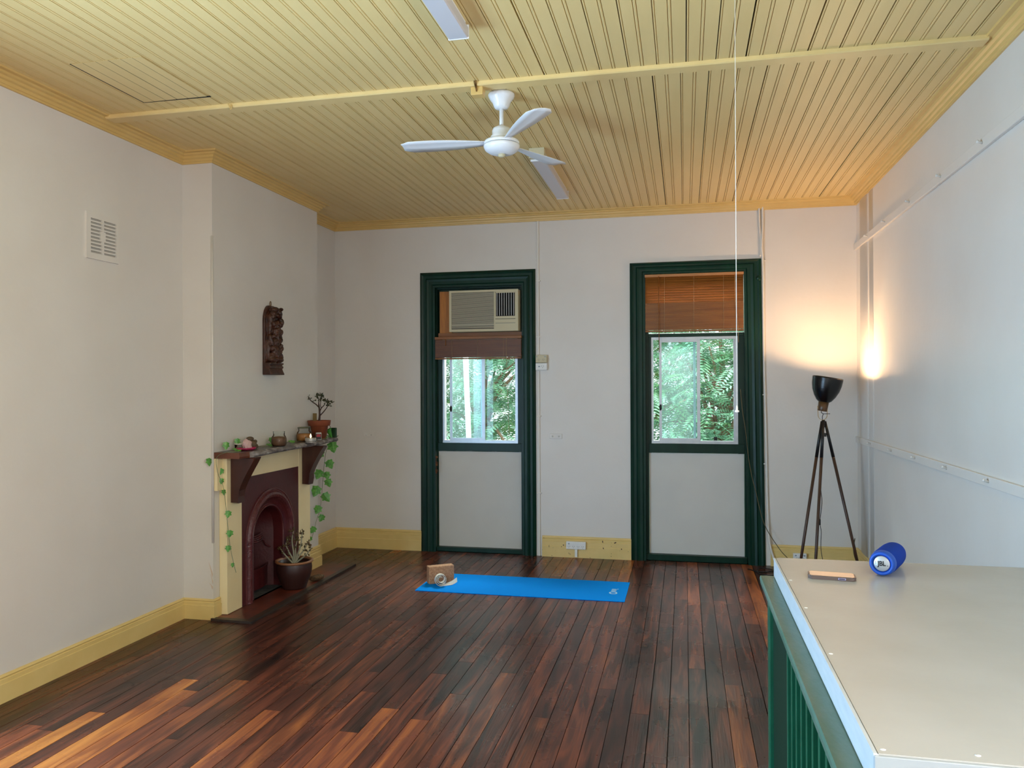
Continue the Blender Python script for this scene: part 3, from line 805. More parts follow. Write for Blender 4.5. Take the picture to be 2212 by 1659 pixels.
bm = NB(); box(bm, -1.150, -.955, Yq, YB-.024, .088, .163, .005); part(q, 'face_plate', bm, M['white'])
for i in range(4):
    x = -1.122+i*.0455; slots(q, x, .113, Yq-.0005); rocker(q, x, .142, Yq, 'greysw' if i == 0 else 'white', .0075)
bm = NB(); box(bm, -1.064, -1.039, Yq+.004, YB-.028, .012, .088, .002); part(q, 'conduit_stub', bm, M['white'])
q = thing('power_outlet', (1.03, YB-.03, .05), 'white double power outlet on the skirting behind the tripod lamp', 'power outlet')
bm = NB(); box(bm, .975, 1.093, Yq, YB-.024, .065, .135, .005); part(q, 'face_plate', bm, M['white'])
rocker(q, .997, .116, Yq, 'greysw', .008); rocker(q, 1.072, .116, Yq, 'greysw', .008); slots(q, 1.01, .09, Yq-.0005); slots(q, 1.058, .09, Yq-.0005)

# ---------------------------------------------------------------- left wall vent
v = thing('air_vent', (XL, 4.30, 2.51), 'white slotted air vent high on the left wall', 'vent')
bm = NB(); vy0, vy1, vz0, vz1 = 4.158, 4.44, 2.508, 2.80
us = [vy0, vy0+.035, (vy0+vy1)/2-.008, (vy0+vy1)/2+.008, vy1-.022, vy1]
n = 10; zz = [vz0+.038+i*(vz1-vz0-.066)/n for i in range(n+1)]
box(bm, XL, XL+.012, us[0], us[1], vz0, vz1); box(bm, XL, XL+.012, us[2], us[3], vz0, vz1); box(bm, XL, XL+.012, us[4], us[5], vz0, vz1)
for a, b in ((us[1], us[2]), (us[3], us[4])):
    box(bm, XL, XL+.012, a, b, vz0, zz[0]); box(bm, XL, XL+.012, a, b, zz[-1], vz1)
    for i in range(n): box(bm, XL+.002, XL+.012, a, b, zz[i]+.0128, zz[i+1])
box(bm, XL+.002, XL+.0125, us[2]-.014, us[3]+.014, zz[4], zz[6]+.01)
part(v, 'grille', bm, M['wall'])
bm = NB(); box(bm, XL+.0005, XL+.0015, us[0]+.01, us[5]-.01, vz0+.02, vz1-.02); part(v, 'recess', bm, mat('vent_recess', srgb(172, 166, 156), .9))

# ---------------------------------------------------------------- ceiling fan
F = Vector((-1.045, 4.48, 0))
fan = thing('ceiling_fan', (F.x, F.y, 3.05), 'white three bladed ceiling fan beside the cream batten', 'ceiling fan')
bm = NB(); lathe(bm, [(.001, ZC), (.074, ZC), (.078, ZC-.012), (.07, ZC-.03), (.052, ZC-.055), (.044, ZC-.078), (.036, ZC-.088), (.012, ZC-.092)], (F.x, F.y, 0), seg=40, squash=lambda a: 1+.012*math.cos(a*20)); part(fan, 'canopy', bm, M['white_metal'])
bm = NB(); tube(bm, [(F.x, F.y, 3.34), (F.x, F.y, 3.2)], .0125, 14); part(fan, 'rod', bm, M['white_metal'])
bm = NB(); lathe(bm, [(.014, 3.235), (.03, 3.225), (.05, 3.215), (.056, 3.2), (.056, 3.175), (.064, 3.168), (.064, 3.15), (.05, 3.146)], (F.x, F.y, 0), seg=36); part(fan, 'motor_collar', bm, M['white_metal'])
bm = NB(); lathe(bm, [(.05, 3.147), (.098, 3.142), (.104, 3.134), (.104, 3.124), (.100, 3.121)], (F.x, F.y, 0), seg=40); part(fan, 'hub_ring', bm, M['white_metal'])
bm = NB(); lathe(bm, [(.098, 3.119), (.106, 3.115), (.106, 3.104), (.098, 3.088), (.075, 3.072), (.04, 3.064), (.022, 3.063)], (F.x, F.y, 0), seg=40); part(fan, 'motor_housing', bm, M['white_metal'])
bm = NB(); lathe(bm, [(.022, 3.064), (.021, 3.052), (.014, 3.047), (.001, 3.046)], (F.x, F.y, 0), seg=24); part(fan, 'finial_cap', bm, M['cream_plastic'])
for a in (184, 304, 64):
    bm = NB(); N = 10; q = Matrix.Translation((F.x, F.y, 3.132)) @ Matrix.Rotation(math.radians(a), 4, 'Z')
    vt = []; vb = []
    for i in range(N+1):
        s = .09+i/N*.51; w = .022+.052*math.sin(min(1, i/N*1.25)*PI*.5) if i < N else .045
        pitch = math.radians(13-7*i/N)
        for sgn, arr in ((1, vt), (-1, vb)):
            row = []
            for u in (-1, -.33, .33, 1):
                cz = .006*(1-u*u)
                row.append(bm.verts.new(q @ Vector((s, u*w*math.cos(pitch), u*w*math.sin(pitch)+cz+sgn*.0012))))
            arr.append(row)
    for arr in (vt, vb):
        for i in range(N):
            for k in range(3): f = bm.faces.new((arr[i][k], arr[i][k+1], arr[i+1][k+1], arr[i+1][k])); f.smooth = True
    for i in range(N):
        for k in (0, 3): bm.faces.new((vt[i][k], vt[i+1][k], vb[i+1][k], vb[i][k]))
    for i in (0, N):
        for k in range(3): bm.faces.new((vt[i][k], vt[i][k+1], vb[i][k+1], vb[i][k]))
    part(fan, 'blade', bm, M['white_metal'])

# fluorescent lights
def batten_light(x0, x1, y0, y1, label, zb, blockend=False):
    r = thing('fluorescent_light', ((x0+x1)/2, (y0+y1)/2, zb), label, 'ceiling light', 'fluorescent ceiling lights')
    xm = (x0+x1)/2; w = (x1-x0)/2
    bm = NB(); box(bm, xm-w*.72, xm+w*.72, y0+.01, y1-.01, ZC-.03, ZC); part(r, 'mounting_tray', bm, M['white_metal'])
    bm = NB()
    prism(bm, [(x0, zb+.006), (x0+.006, zb), (x1-.006, zb), (x1, zb+.006), (x1, ZC-.032), (xm+w*.8, ZC-.018), (xm-w*.8, ZC-.018), (x0, ZC-.032)], 'Y', y0+.006, y1-.006)
    part(r, 'diffuser', bm, mat('frosted_diffuser', srgb(205, 203, 206), .35))
    for y, nm in ((y0, 'end_cap'), (y1-.008, 'end_cap')):
        bm = NB(); box(bm, x0-.001, x1+.001, y, y+.008, zb-.002, ZC-.014, .002); part(r, nm, bm, M['white_metal'])
    if blockend:
        bm = NB(); box(bm, x0-.004, x1+.004, y0-.05, y0, zb+.01, ZC, .003); part(r, 'connection_box', bm, M['cream_plastic'], 'cream connection box')
batten_light(-1.086, -.986, 2.38, 3.56, 'white boxed fluorescent ceiling light cut off by the top of the photo', 3.342)
batten_light(-1.09, -.985, 5.60, 6.80, 'white boxed fluorescent ceiling light behind the fan towards the windows', 3.338, True)

# junction block + hooks on the batten
jb = thing('junction_block', (-1.14, 4.30, 3.32), 'small cream cable block fixed to the batten left of the fan', 'junction box')
bm = NB(); box(bm, -1.178, -1.108, 4.282, 4.345, 3.352, ZC-.022, .003); part(jb, 'block', bm, M['cornice'])
bm = NB(); tube(bm, smooth_path([(-1.148, 4.25, ZC-.002), (-1.147, 4.252, 3.405), (-1.145, 4.275, 3.385), (-1.143, 4.28, 3.37)], 5), .0035, 6); tube(bm, smooth_path([(-1.138, 4.25, ZC-.002), (-1.139, 4.25, 3.41), (-1.141, 4.272, 3.39), (-1.143, 4.279, 3.368)], 5), .0035, 6); part(jb, 'twisted_cable', bm, M['hookm'])
bm = NB(); tube(bm, smooth_path([(-2.69, 4.25, ZC-.004), (-2.685, 4.253, 3.405), (-2.68, 4.258, 3.385), (-2.672, 4.258, 3.39), (-2.672, 4.257, 3.412)], 5), .003, 6)
tag(mesh_obj('ceiling_hook', bm, M['cornice']), 'small cream painted hook on the batten near the hatch', 'hook')

# pull cord
pc = thing('pull_cord', (.206, 3.3, 1.58), 'thin white pull cord hanging from the ceiling in front of the right window', 'cord')
bm = NB(); tube(bm, [(.2065, 3.3, 1.62), (.2062, 3.3, 2.5), (.2065, 3.3, ZC)], .0016, 6); part(pc, 'cord', bm, M['white'])
bm = NB(); lathe(bm, [(.002, 1.62), (.004, 1.612), (.0045, 1.6), (.009, 1.598), (.009, 1.592), (.001, 1.59)], (.2065, 3.3, 0), seg=14); part(pc, 'acorn_pull', bm, M['white'])

# ---------------------------------------------------------------- right wall rails with pegs
def peg_rail(z0, z1, ys, label, tk):
    r = thing('peg_rail', (XR, 5.3, z0), label, 'rail', 'white painted peg rails')
    bm = NB(); box(bm, XR-tk, XR, 2.2, YB-.005, z0, z1, .003); part(r, 'rail_board', bm, M['wall'])
    for y in ys:
        bm = NB(); lathe(bm, [(.007, 0), (.006, .018), (.009, .024), (.009, .03), (.001, .033)], (XR-tk+.001, y, (z0+z1)/2+.0), (-1, 0, .35), 12); part(r, 'peg', bm, M['wall'])
peg_rail(2.93, 2.99, (7.16, 6.56, 5.88, 5.20, 4.52, 3.84, 3.16), 'white painted peg rail high on the right wall', .022)
peg_rail(1.168, 1.222, (7.1, 6.42, 5.79, 5.13, 4.47, 3.8), 'white painted peg rail at waist height on the right wall', .018)
bm = NB()  # shallow wall bulge added to shape the vertical banding of light
for yc, w_, dd in ((7.40, .15, .011), (7.12, .075, .006)):
    prism(bm, [(XR+.01, yc-w_)]+[(XR-dd*math.sin(PI*k/14)**.8, yc-w_*math.cos(PI*k/14)) for k in range(15)]+[(XR+.01, yc+w_)], 'Z', 0, ZK)
for f in bm.faces: f.smooth = abs(f.normal.z) < .5
struct('wall_bulge', bm, M['wall'])

# ---------------------------------------------------------------- sculpture
sc = thing('carved_wood_panel', (XB, 5.92, 1.8), 'dark carved wooden figure panel hanging above the mantel', 'wall carving')
bm = NB(); y0, y1, zb, zt = 5.80, 6.15, 1.80, 2.36
X0 = XB
arch = [(y0, zb), (y1-.02, zb), (y1-.02, zt-.12)]
for k in range(9):
    a = k/8*PI*.5; arch.append((y1-.02-.0-.10*(1-math.cos(a)), zt-.12+.135*math.sin(a)))
for k in range(9):
    a = PI*.5+k/8*PI*.5; arch.append((y0+.13+.13*math.cos(a), zt-.13+.145*math.sin(a)))
prism(bm, arch, 'X', X0+.001, X0+.03)
random.seed(12)
def lump(y, z, d, ry, rz, rx=.04, rot=0):
    ico(bm, (X0+.025+d, y, z), 1, 2, (rx, ry, rz), Matrix.Rotation(rot, 3, 'X'))
# base plinth steps
box(bm, X0+.001, X0+.10, y0, y1-.005, zb, zb+.012); prism(bm, [(X0+.001, zb+.01), (X0+.10, zb+.01), (X0+.075, zb+.055), (X0+.001, zb+.055)], 'Y', y0, y1-.01)
box(bm, X0+.001, X0+.088, y0, y1-.005, zb+.055, zb+.072); box(bm, X0+.001, X0+.078, y0, y1-.01, zb+.072, zb+.085); box(bm, X0+.001, X0+.092, y0, y1-.004, zb+.085, zb+.10)
# seated figure: belly, crossed legs, arms, head, canopy lobes
lump(5.965, 1.985, .04, .085, .075, .055); lump(5.88, 1.95, .03, .06, .035, .05, .5); lump(6.05, 1.955, .045, .07, .035, .055, -.5)
lump(5.90, 1.925, .05, .075, .028, .045); lump(6.04, 1.925, .06, .07, .026, .045); lump(6.08, 2.02, .055, .03, .03, .04)
lump(5.95, 2.07, .04, .065, .05, .05); lump(5.88, 2.06, .035, .028, .06, .035, .6); lump(6.06, 2.07, .035, .028, .06, .04, -.5)
lump(5.965, 2.15, .045, .05, .055, .05); lump(5.965, 2.10, .075, .016, .055, .02, .35); lump(5.905, 2.16, .035, .035, .03, .02); lump(6.03, 2.16, .04, .035, .03, .02)
lump(5.965, 2.215, .04, .036, .04, .04); lump(5.87, 2.19, .02, .028, .07, .03); lump(6.075, 2.18, .03, .026, .09, .035)
lump(5.93, 2.30, .03, .07, .035, .05, .35); lump(6.04, 2.31, .045, .06, .04, .05, -.3); lump(6.09, 2.24, .05, .035, .04, .045); lump(5.88, 2.26, .025, .04, .05, .04)
lump(5.99, 2.34, .03, .08, .028, .05); lump(5.84, 2.0, .012, .025, .09, .03); lump(6.11, 2.10, .03, .02, .05, .04); lump(5.865, 2.10, .03, .03, .04, .03)
for k in range(70):
    lump(random.uniform(5.85, 6.10), random.uniform(1.92, 2.35), random.uniform(.045, .075), random.uniform(.01, .022), random.uniform(.012, .028), random.uniform(.015, .03), random.uniform(-1, 1))
for v_ in bm.verts: v_.co.y = 5.812+(v_.co.y-5.80)*.62; v_.co.x = XB+(v_.co.x-XB)*.82
o = part(sc, 'carving', bm, M['carved'])
md = o.modifiers.new('remesh', 'REMESH'); md.mode = 'VOXEL'; md.voxel_size = .0036; md.use_smooth_shade = True
bm = NB(); tube(bm, [(XB+.012, 5.925+.010*math.cos(a), 2.392+.02*math.sin(a)) for a in [i*2*PI/14 for i in range(15)]], .0028, 6); part(sc, 'hanging_ring', bm, M['hookm'])

# ---------------------------------------------------------------- hearth
h = thing('hearth', (-3.2, 6.0, 0), 'red brown tiled hearth with a dark timber border in front of the fireplace', 'hearth')
HX, HY0, HY1 = -3.055, 5.085, 6.93
bm = NB(); box(bm, XB+.024, HX-.045, HY0+.045, HY1-.03, .0005, .016); 
t_ = part(h, 'tiles', bm, M['tile'])
bm = NB()
prism(bm, [(XB+.0, HY0), (HX+.012, HY0-.01), (HX-.045, HY0+.045), (XB+.0, HY0+.04)], 'Z', .0005, .018)
prism(bm, [(HX+.012, HY0-.01), (HX, HY1), (HX-.04, HY1), (HX-.045, HY0+.045)], 'Z', .0005, .018)
part(h, 'timber_border', bm, mat('dark_worn_border', srgb(44, 34, 30), .4, var=srgb(64, 50, 42), vscale=9, stretch=(2, .4, 1)), 'dark worn timber edging')
bm = NB(); box(bm, XL+.03, XB+.05, 5.44, 6.26, .0005, .016); part(h, 'ash_slab', bm, M['glaze'], 'grey ash covered slab')

# ---------------------------------------------------------------- fireplace
fp = thing('fireplace', (XB, 5.85, 0), 'cream timber fireplace surround with oxblood cast iron arch and rough slab mantel', 'fireplace')
XS = -3.31
bm = NB(); box(bm, XB+.001, XS, 5.195, 5.395, .018, 1.177, .003); part(fp, 'pilaster', bm, M['mantel_cream'])
bm = NB(); box(bm, XB+.001, XS, 6.30, 6.51, .018, 1.177, .003); part(fp, 'pilaster', bm, M['mantel_cream'])
bm = NB(); box(bm, XB+.001, XS-.0015, 5.395, 6.30, 1.003, 1.177, .002); part(fp, 'frieze_board', bm, M['mantel_cream'])
bm = NB(); box(bm, XB+.001, XB+.03, 5.13, 5.195, .94, 1.177); part(fp, 'side_block', bm, M['mantel_cream'])
# brackets
for yb in (5.24, 6.355):
    bm = NB(); xb = XS
    prof = [(xb+.0, .84), (xb+.064, .835), (xb+.064, .885), (xb+.072, .93)]
    for k in range(7):
        t = k/6; prof.append((xb+.072+.128*(t**1.2), .93+.235*t))
    prof += [(xb+.205, 1.177), (xb, 1.177)]
    prism(bm, prof, 'Y', yb, yb+.092)
    bmesh.ops.bevel(bm, geom=[e for e in bm.edges if abs(e.verts[0].co.y-e.verts[1].co.y) < 1e-6], offset=.006, segments=1, affect='EDGES')
    part(fp, 'bracket', bm, M['cedar'])
# cast iron insert
cy, R, zs, zt0 = 5.834, .382, .49, .018
X1 = XS-.004
def arch_pts(r, n=28):
    pts = [(cy-r, zt0), (cy-r, zt0+(zs-zt0)*.5), (cy-r, zs)]
    for k in range(1, n): a = PI-k/n*PI; pts.append((cy+r*math.cos(a), zs+r*math.sin(a)))
    pts += [(cy+r, zs), (cy+r, zt0+(zs-zt0)*.5), (cy+r, zt0)]
    return pts
def rect_pts(r, y0, y1, z1, n=28):
    out = []
    for (y, z) in arch_pts(r, n):
        if z <= zs+1e-6: out.append((y0 if y < cy else y1, z)); continue
        dy, dz = y-cy, z-zs
        s = min(((y0-cy)/dy) if dy < -1e-6 else 9, ((y1-cy)/dy) if dy > 1e-6 else 9, (z1-zs)/dz)
        out.append((cy+dy*s, zs+dz*s))
    return out
def strip(bm, A, xa, B, xb, smooth=True):
    a = [bm.verts.new((xa, y, z)) for y, z in A]; b = [bm.verts.new((xb, y, z)) for y, z in B]
    for k in range(len(a)-1): f = bm.faces.new((a[k], a[k+1], b[k+1], b[k])); f.smooth = smooth
bm = NB(); strip(bm, rect_pts(R, 5.397, 6.299, 1.002), X1, arch_pts(R), X1, False)
# square off the two upper corners
box(bm, X1-.004, X1-.0005, 5.397, 5.50, .80, 1.002); box(bm, X1-.004, X1-.0005, 6.18, 6.299, .80, 1.002)
part(fp, 'iron_plate', bm, M['oxblood'])
bm = NB()
ringp = [(R+.002, -.001), (R-.0, .008), (R-.008, .010), (R-.012, .004), (R-.02, .004), (R-.034, .02), (R-.052, .026), (R-.070, .018), (R-.080, .003)]
for (ra, da), (rb, db) in zip(ringp, ringp[1:]): strip(bm, arch_pts(ra), X1+da, arch_pts(rb), X1+db)
part(fp, 'ornate_arch_moulding', bm, M['ornate'], 'ornate worn arch moulding')
bm = NB()
sp_ = [(R-.080, .003), (R-.088, -.006), (R-.10, -.016), (R-.125, -.028), (R-.130, -.024), (R-.136, -.016), (R-.144, -.016), (R-.150, -.026), (R-.152, -.11)]
for (ra, da), (rb, db) in zip(sp_, sp_[1:]): strip(bm, arch_pts(ra), X1+da, arch_pts(rb), X1+db)
part(fp, 'inner_reveal', bm, M['oxblood'])
# firebox cheeks, back and grate
bm = NB(); ri = R-.152; XBK = XL+.03
def cheek(sgn):
    A = [(cy+sgn*ri, zt0), (cy+sgn*ri, zs)]; n = 12
    for k in range(1, n+1): a = k/n*PI/2; A.append((cy+sgn*ri*math.cos(a), zs+ri*math.sin(a)))
    B = [(cy+sgn*min(.15, abs(y-cy)+.0), min(z, .70)) for (y, z) in A]
    strip(bm, A, X1-.11, B, XBK, True)
cheek(1); cheek(-1)
part(fp, 'firebox_cheeks', bm, M['oxblood'])
bm = NB(); box(bm, XBK-.01, XBK, cy-.155, cy+.155, zt0, .72); part(fp, 'firebox_back', bm, M['black'], 'black open back of the firebox')
bm = NB()
for dz, dx in ((0, 0), (.014, .006), (.028, .012), (.042, .018)):
    pts = [(X1-.155-dx, cy-.16), (X1-.115-dx, cy), (X1-.155-dx, cy+.14)]
    pp = smooth_path([(a, b, .43+dz) for a, b in pts], 8)
    tube(bm, pp, .008, 6)
tube(bm, smooth_path([(X1-.16, cy+.09, .455), (X1-.15, cy+.13, .42), (X1-.14, cy+.16, .37), (X1-.13, cy+.21, .345)], 6), .007, 6)
part(fp, 'grate_bar', bm, M['ornate'])
bm = NB(); pp = [(X1-.15+.05*math.sin(PI*i/12), cy-.2+.4*i/12) for i in range(13)]
for a, b in zip(pp, pp[1:]):
    for (z0_, z1_, dx) in ((.045, .2, 0), (.2, .215, .008)):
        v = [bm.verts.new(p) for p in ((a[0]+dx, a[1], z0_), (b[0]+dx, b[1], z0_), (b[0]+dx, b[1], z1_), (a[0]+dx, a[1], z1_))]
        w_ = [bm.verts.new((q_.co.x-.012, q_.co.y, q_.co.z)) for q_ in v]
        bm.faces.new(v); bm.faces.new(w_[::-1]); bm.faces.new((v[3], v[2], w_[2], w_[3]))
        bm.faces.new((v[1], v[0], w_[0], w_[1]))
part(fp, 'curved_fender', bm, M['oxblood'])
# mantel slab with live edge
random.seed(4)
front = [(-3.165, 5.125), (-3.150, 5.24), (-3.118, 5.36), (-3.135, 5.50), (-3.150, 5.66), (-3.158, 5.86), (-3.170, 6.07), (-3.172, 6.26), (-3.176, 6.45), (-3.21, 6.68), (-3.235, 6.84), (-3.215, 6.895)]
fr = [(p.x, p.y) for p in smooth_path([(a, b, 0) for a, b in front], 6)]
n = len(fr); zb, zt = 1.178, 1.222
bm = NB()
cols = []
for i, (x, y) in enumerate(fr):
    j = lambda s: random.uniform(-s, s) if 8 < i else 0
    e = .018 if i > 8 else .0
    cols.append([bm.verts.new(p) for p in ((XB+.001, y, zt), (x-.03, y, zt+j(.001)), (x-e+j(.004), y, zt-.001), (x+j(.006), y, zt-.015+j(.004)), (x+.004+j(.005), y, zb+.014+j(.004)), (x-e*.8, y, zb), (XB+.001, y, zb))])
for a, b in zip(cols, cols[1:]):
    for k in range(7):
        f = bm.faces.new((a[k], a[(k+1) % 7], b[(k+1) % 7], b[k]))
        f.material_index = 1 if k in (0, 1) else (0 if f.calc_center_median().y > 5.245 else 2)
        if k in (2, 3, 4): f.smooth = False
f = bm.faces.new(cols[0]); f.material_index = 2
f = bm.faces.new(cols[-1][::-1]); f.material_index = 0
part(fp, 'mantel_shelf', bm, None, 'rough edged grey slab shelf', [M['bark'], M['slabtop'], M['slabend']])

# ---------------------------------------------------------------- leaves
def ivy_leaf(bm, c, nrm, upv, s, fold=.25):
    c = Vector(c); nrm = Vector(nrm).normalized(); upv = Vector(upv); upv = (upv-nrm*upv.dot(nrm)).normalized(); side = nrm.cross(upv)
    out = [(0, -.5), (.16, -.42), (.42, -.36), (.36, -.12), (.5, .08), (.28, .16), (.2, .34), (0, .55), (-.2, .34), (-.28, .16), (-.5, .08), (-.36, -.12), (-.42, -.36), (-.16, -.42)]
    mid = bm.verts.new(c+nrm*(-.0)); vs = []
    for (u, v) in out: vs.append(bm.verts.new(c+side*u*s+upv*v*s*-1+nrm*(-abs(u)*fold*s+.01*s*math.sin(v*9))))
    for k in range(len(vs)): bm.faces.new((mid, vs[k], vs[(k+1) % len(vs)]))

g = thing('ivy_garland', (-3.33, 6.0, 1.222), 'artificial ivy garland along the mantel shelf trailing down both ends of the fireplace', 'garland')
random.seed(8)
Rl = [(-3.262, 1.128, .10), (-3.396, 1.052, .085), (-3.29, .964, .085), (-3.406, .866, .085), (-3.322, .857, .07), (-3.307, .786, .075), (-3.436, .706, .095), (-3.331, .649, .09), (-3.417, .53, .075), (-3.38, .45, .065), (-3.467, .335, .06), (-3.50, .245, .045)]
def hang(x, z, y=6.88, xp=-3.335):
    if x < xp:
        t = xp/x; return (xp, y*t, CAMZ+(z-CAMZ)*t)
    return (x, y, z)
bm = NB()
for x, z, s in Rl:
    dx = x+3.37
    px_, py_, pz_ = hang(x, z); s *= 1.12
    ivy_leaf(bm, (px_, py_-.004, pz_), (.6+random.uniform(-.2, .2), -1, random.uniform(-.1, .3)), (random.uniform(.2, .8)*(-1 if dx > 0 else 1), 0, 1), s)
Ll = [(-3.383, 1.156, .062), (-3.343, 1.078, .055), (-3.334, 1.009, .045), (-3.313, .927, .045), (-3.28, .767, .055), (-3.268, .624, .055), (-3.281, .514, .05), (-3.244, .395, .035)]
for x, z, s in Ll:
    y = 5.09 if z > 1.1 else 5.165
    ivy_leaf(bm, (x, y, z), (.75, -.6+random.uniform(-.5, .5), .1), (random.uniform(-.3, .3), .1, 1), s)
for (y, z, s, x) in ((5.19, 1.268, .06, -3.31), (5.356, 1.285, .055, -3.32), (5.872, 1.262, .05, -3.33)):
    ivy_leaf(bm, (x, y, z), (1, -.7, .1), (.2, 0, 1), s)
for (y, x, s, t) in ((5.27, -3.27, .07, 0), (5.33, -3.24, .05, 1), (5.74, -3.27, .06, 0), (5.80, -3.26, .05, 1), (6.12, -3.28, .06, 0), (6.36, -3.2, .05, 1), (6.60, -3.21, .05, 1), (6.68, -3.26, .06, 0), (6.76, -3.24, .06, 1)):
    ivy_leaf(bm, (x, y, 1.236+.004*t), (.3, -.3, 1), (1, .4, .1), s, .12)
part(g, 'leaves', bm, M['ivy'])
bm = NB()
tube(bm, smooth_path([(-3.235, 6.945, 1.232), (-3.27, 6.95, 1.205), (-3.31, 6.885, 1.145)]+[hang(a_, b_) for a_, b_ in ((-3.343, 1.023), (-3.368, .785), (-3.393, .546), (-3.434, .426), (-3.475, .275), (-3.53, .183))], 4), .0022, 6)
tube(bm, smooth_path([(-3.19, 5.16, 1.228), (-3.25, 5.11, 1.226), (-3.33, 5.10, 1.19), (-3.33, 5.11, 1.08), (-3.305, 5.14, .973), (-3.295, 5.165, .789), (-3.286, 5.17, .663), (-3.264, 5.17, .503), (-3.222, 5.17, .339)], 4), .0018, 6)
tube(bm, smooth_path([(-3.22, 5.15, 1.227), (-3.28, 5.3, 1.229), (-3.32, 5.45, 1.244), (-3.27, 5.62, 1.229), (-3.26, 5.75, 1.231), (-3.33, 5.88, 1.229), (-3.30, 6.1, 1.23), (-3.26, 6.3, 1.229), (-3.18+-.02, 6.42, 1.229), (-3.2, 6.6, 1.229), (-3.22, 6.8, 1.229), (-3.235, 6.945, 1.232)], 4), .0018, 6)
for x, z, s in Rl[:10]: tube(bm, [hang(x, z), hang(-3.335-(1.14-z)*.10, z+.02)], .0012, 5)
part(g, 'stem', bm, M['stem'])

# ---------------------------------------------------------------- mantel items
MZ = 1.2225
j = thing('candle_jar', (-3.20, 5.76, MZ), 'open glass jar of brown wax near the middle of the mantel', 'jar', 'candle jars on the mantel')
C = (-3.20, 5.76, MZ)
bm = NB(); lathe(bm, [(.001, .0), (.046, .0), (.054, .006), (.060, .02), (.060, .062), (.052, .082), (.046, .088), (.046, .112), (.049, .116), (.046, .118)], C, seg=28, capend=False); part(j, 'glass', bm, M['jarglass'])
bm = NB(); lathe(bm, [(.001, .004), (.050, .004), (.0588, .02), (.0588, .062), (.054, .074), (.001, .08)], C, seg=28); part(j, 'wax_filling', bm, M['wax'])
j = thing('candle_jar', (-3.27, 6.32, MZ), 'taller lidded glass jar of amber wax in front of the terracotta pot', 'jar', 'candle jars on the mantel')
C = (-3.27, 6.32, MZ)
bm = NB(); lathe(bm, [(.001, 0), (.052, 0), (.064, .012), (.066, .05), (.058, .08), (.048, .09), (.048, .11), (.052, .113)], C, seg=28, capend=False); part(j, 'glass', bm, M['jarglass'])
bm = NB(); lathe(bm, [(.001, .004), (.05, .004), (.061, .015), (.062, .05), (.055, .066), (.001, .068)], C, seg=28); part(j, 'wax_filling', bm, M['amberwax'])
bm = NB(); lathe(bm, [(.001, .126), (.052, .124), (.056, .118), (.054, .113), (.001, .113)], C, seg=28); part(j, 'lid', bm, mat('olive_glass_lid', srgb(86, 90, 66), .25))
j = thing('tealight_candle', (-3.145, 6.20, MZ), 'short glass candle burning with a small flame on the mantel', 'candle')
C = (-3.145, 6.20, MZ)
bm = NB(); lathe(bm, [(.001, 0), (.044, 0), (.046, .004), (.046, .048)], C, seg=28, capend=False); part(j, 'glass', bm, M['jarglass'])
bm = NB(); lathe(bm, [(.001, .0085), (.0425, .0085), (.0425, .036), (.001, .034)], C, seg=28); part(j, 'wax', bm, M['cand_white'])
bm = NB(); lathe(bm, [(.0466, .013), (.0466, .036)], C, seg=28, capend=False); lathe(bm, [(.0469, .0), (.0469, .006)], C, seg=28, capend=False); part(j, 'label_band', bm, mat('silver_grey_label', srgb(176, 172, 166), .35, metal=.3))
bm = NB(); lathe(bm, [(.001, .036), (.006, .044), (.0075, .052), (.004, .064), (.0005, .074)], C, seg=12); part(j, 'flame', bm, M['flame'])
j = thing('votive_glass', (-3.205, 6.47, MZ), 'small square votive glass with a crimson and black label', 'candle')
C = (-3.205, 6.47, MZ)
rz = Matrix.Translation((C[0], C[1], 0)) @ Matrix.Rotation(math.radians(-62), 4, 'Z')
bm = NB(); box(bm, -.031, .031, -.025, .025, MZ, MZ+.068, .006); bmesh.ops.transform(bm, matrix=rz, verts=bm.verts); part(j, 'glass', bm, mat('milky_glass', srgb(190, 182, 176), .2))
R2 = Matrix.Translation((C[0], C[1], 0)) @ Matrix.Rotation(math.radians(26), 4, 'Z')
bm = NB(); box(bm, -.023, .023, -.0325, -.0312, MZ+.008, MZ+.056); bmesh.ops.transform(bm, matrix=R2, verts=bm.verts); part(j, 'black_label', bm, M['blacklabel'])
bm = NB(); prism(bm, [(-.018, MZ+.03), (.018, MZ+.03), (.018, MZ+.046), (.012, MZ+.052), (-.012, MZ+.052), (-.018, MZ+.046)], 'Y', -.0332, -.0326); bmesh.ops.transform(bm, matrix=R2, verts=bm.verts); part(j, 'red_emblem', bm, M['redlabel'])
# terracotta pot
j = thing('potted_succulent', (-3.262, 6.60, MZ), 'leggy dark succulent in a terracotta pot on the right end of the mantel', 'potted plant')
C = (-3.262, 6.60, MZ)
bm = NB(); lathe(bm, [(.001, 0), (.062, 0), (.079, .118), (.084, .12), (.098, .124), (.104, .165), (.104, .17), (.094, .17), (.09, .14), (.001, .14)], C, seg=36); part(j, 'pot', bm, M['terracotta'])
bm = NB(); lathe(bm, [(.001, .152), (.05, .15), (.0895, .141)], C, seg=24, capend=False); part(j, 'soil', bm, M['soil'])
bm = NB(); box(bm, C[0]-.055, C[0]-.018, C[1]-.02, C[1]-.01, MZ+.14, MZ+.235, .002); part(j, 'wooden_stake', bm, mat('pale_wood_stake', srgb(120, 96, 52), .7))
def limb(bm, pts, r0, r1):
    p = smooth_path(pts, 5); n = len(p); tube(bm, p, [r0+(r1-r0)*i/(n-1) for i in range(n)], 7)
bm = NB(); b = Vector((C[0], C[1], MZ+.145))
T = {}
def P(dx, dz, dy=0): return (b.x+dx, b.y+dy, b.z+dz)
limb(bm, [P(-.005, 0), P(.003, .05), P(.004, .09), P(.0, .14), P(-.005, .175)], .011, .006)
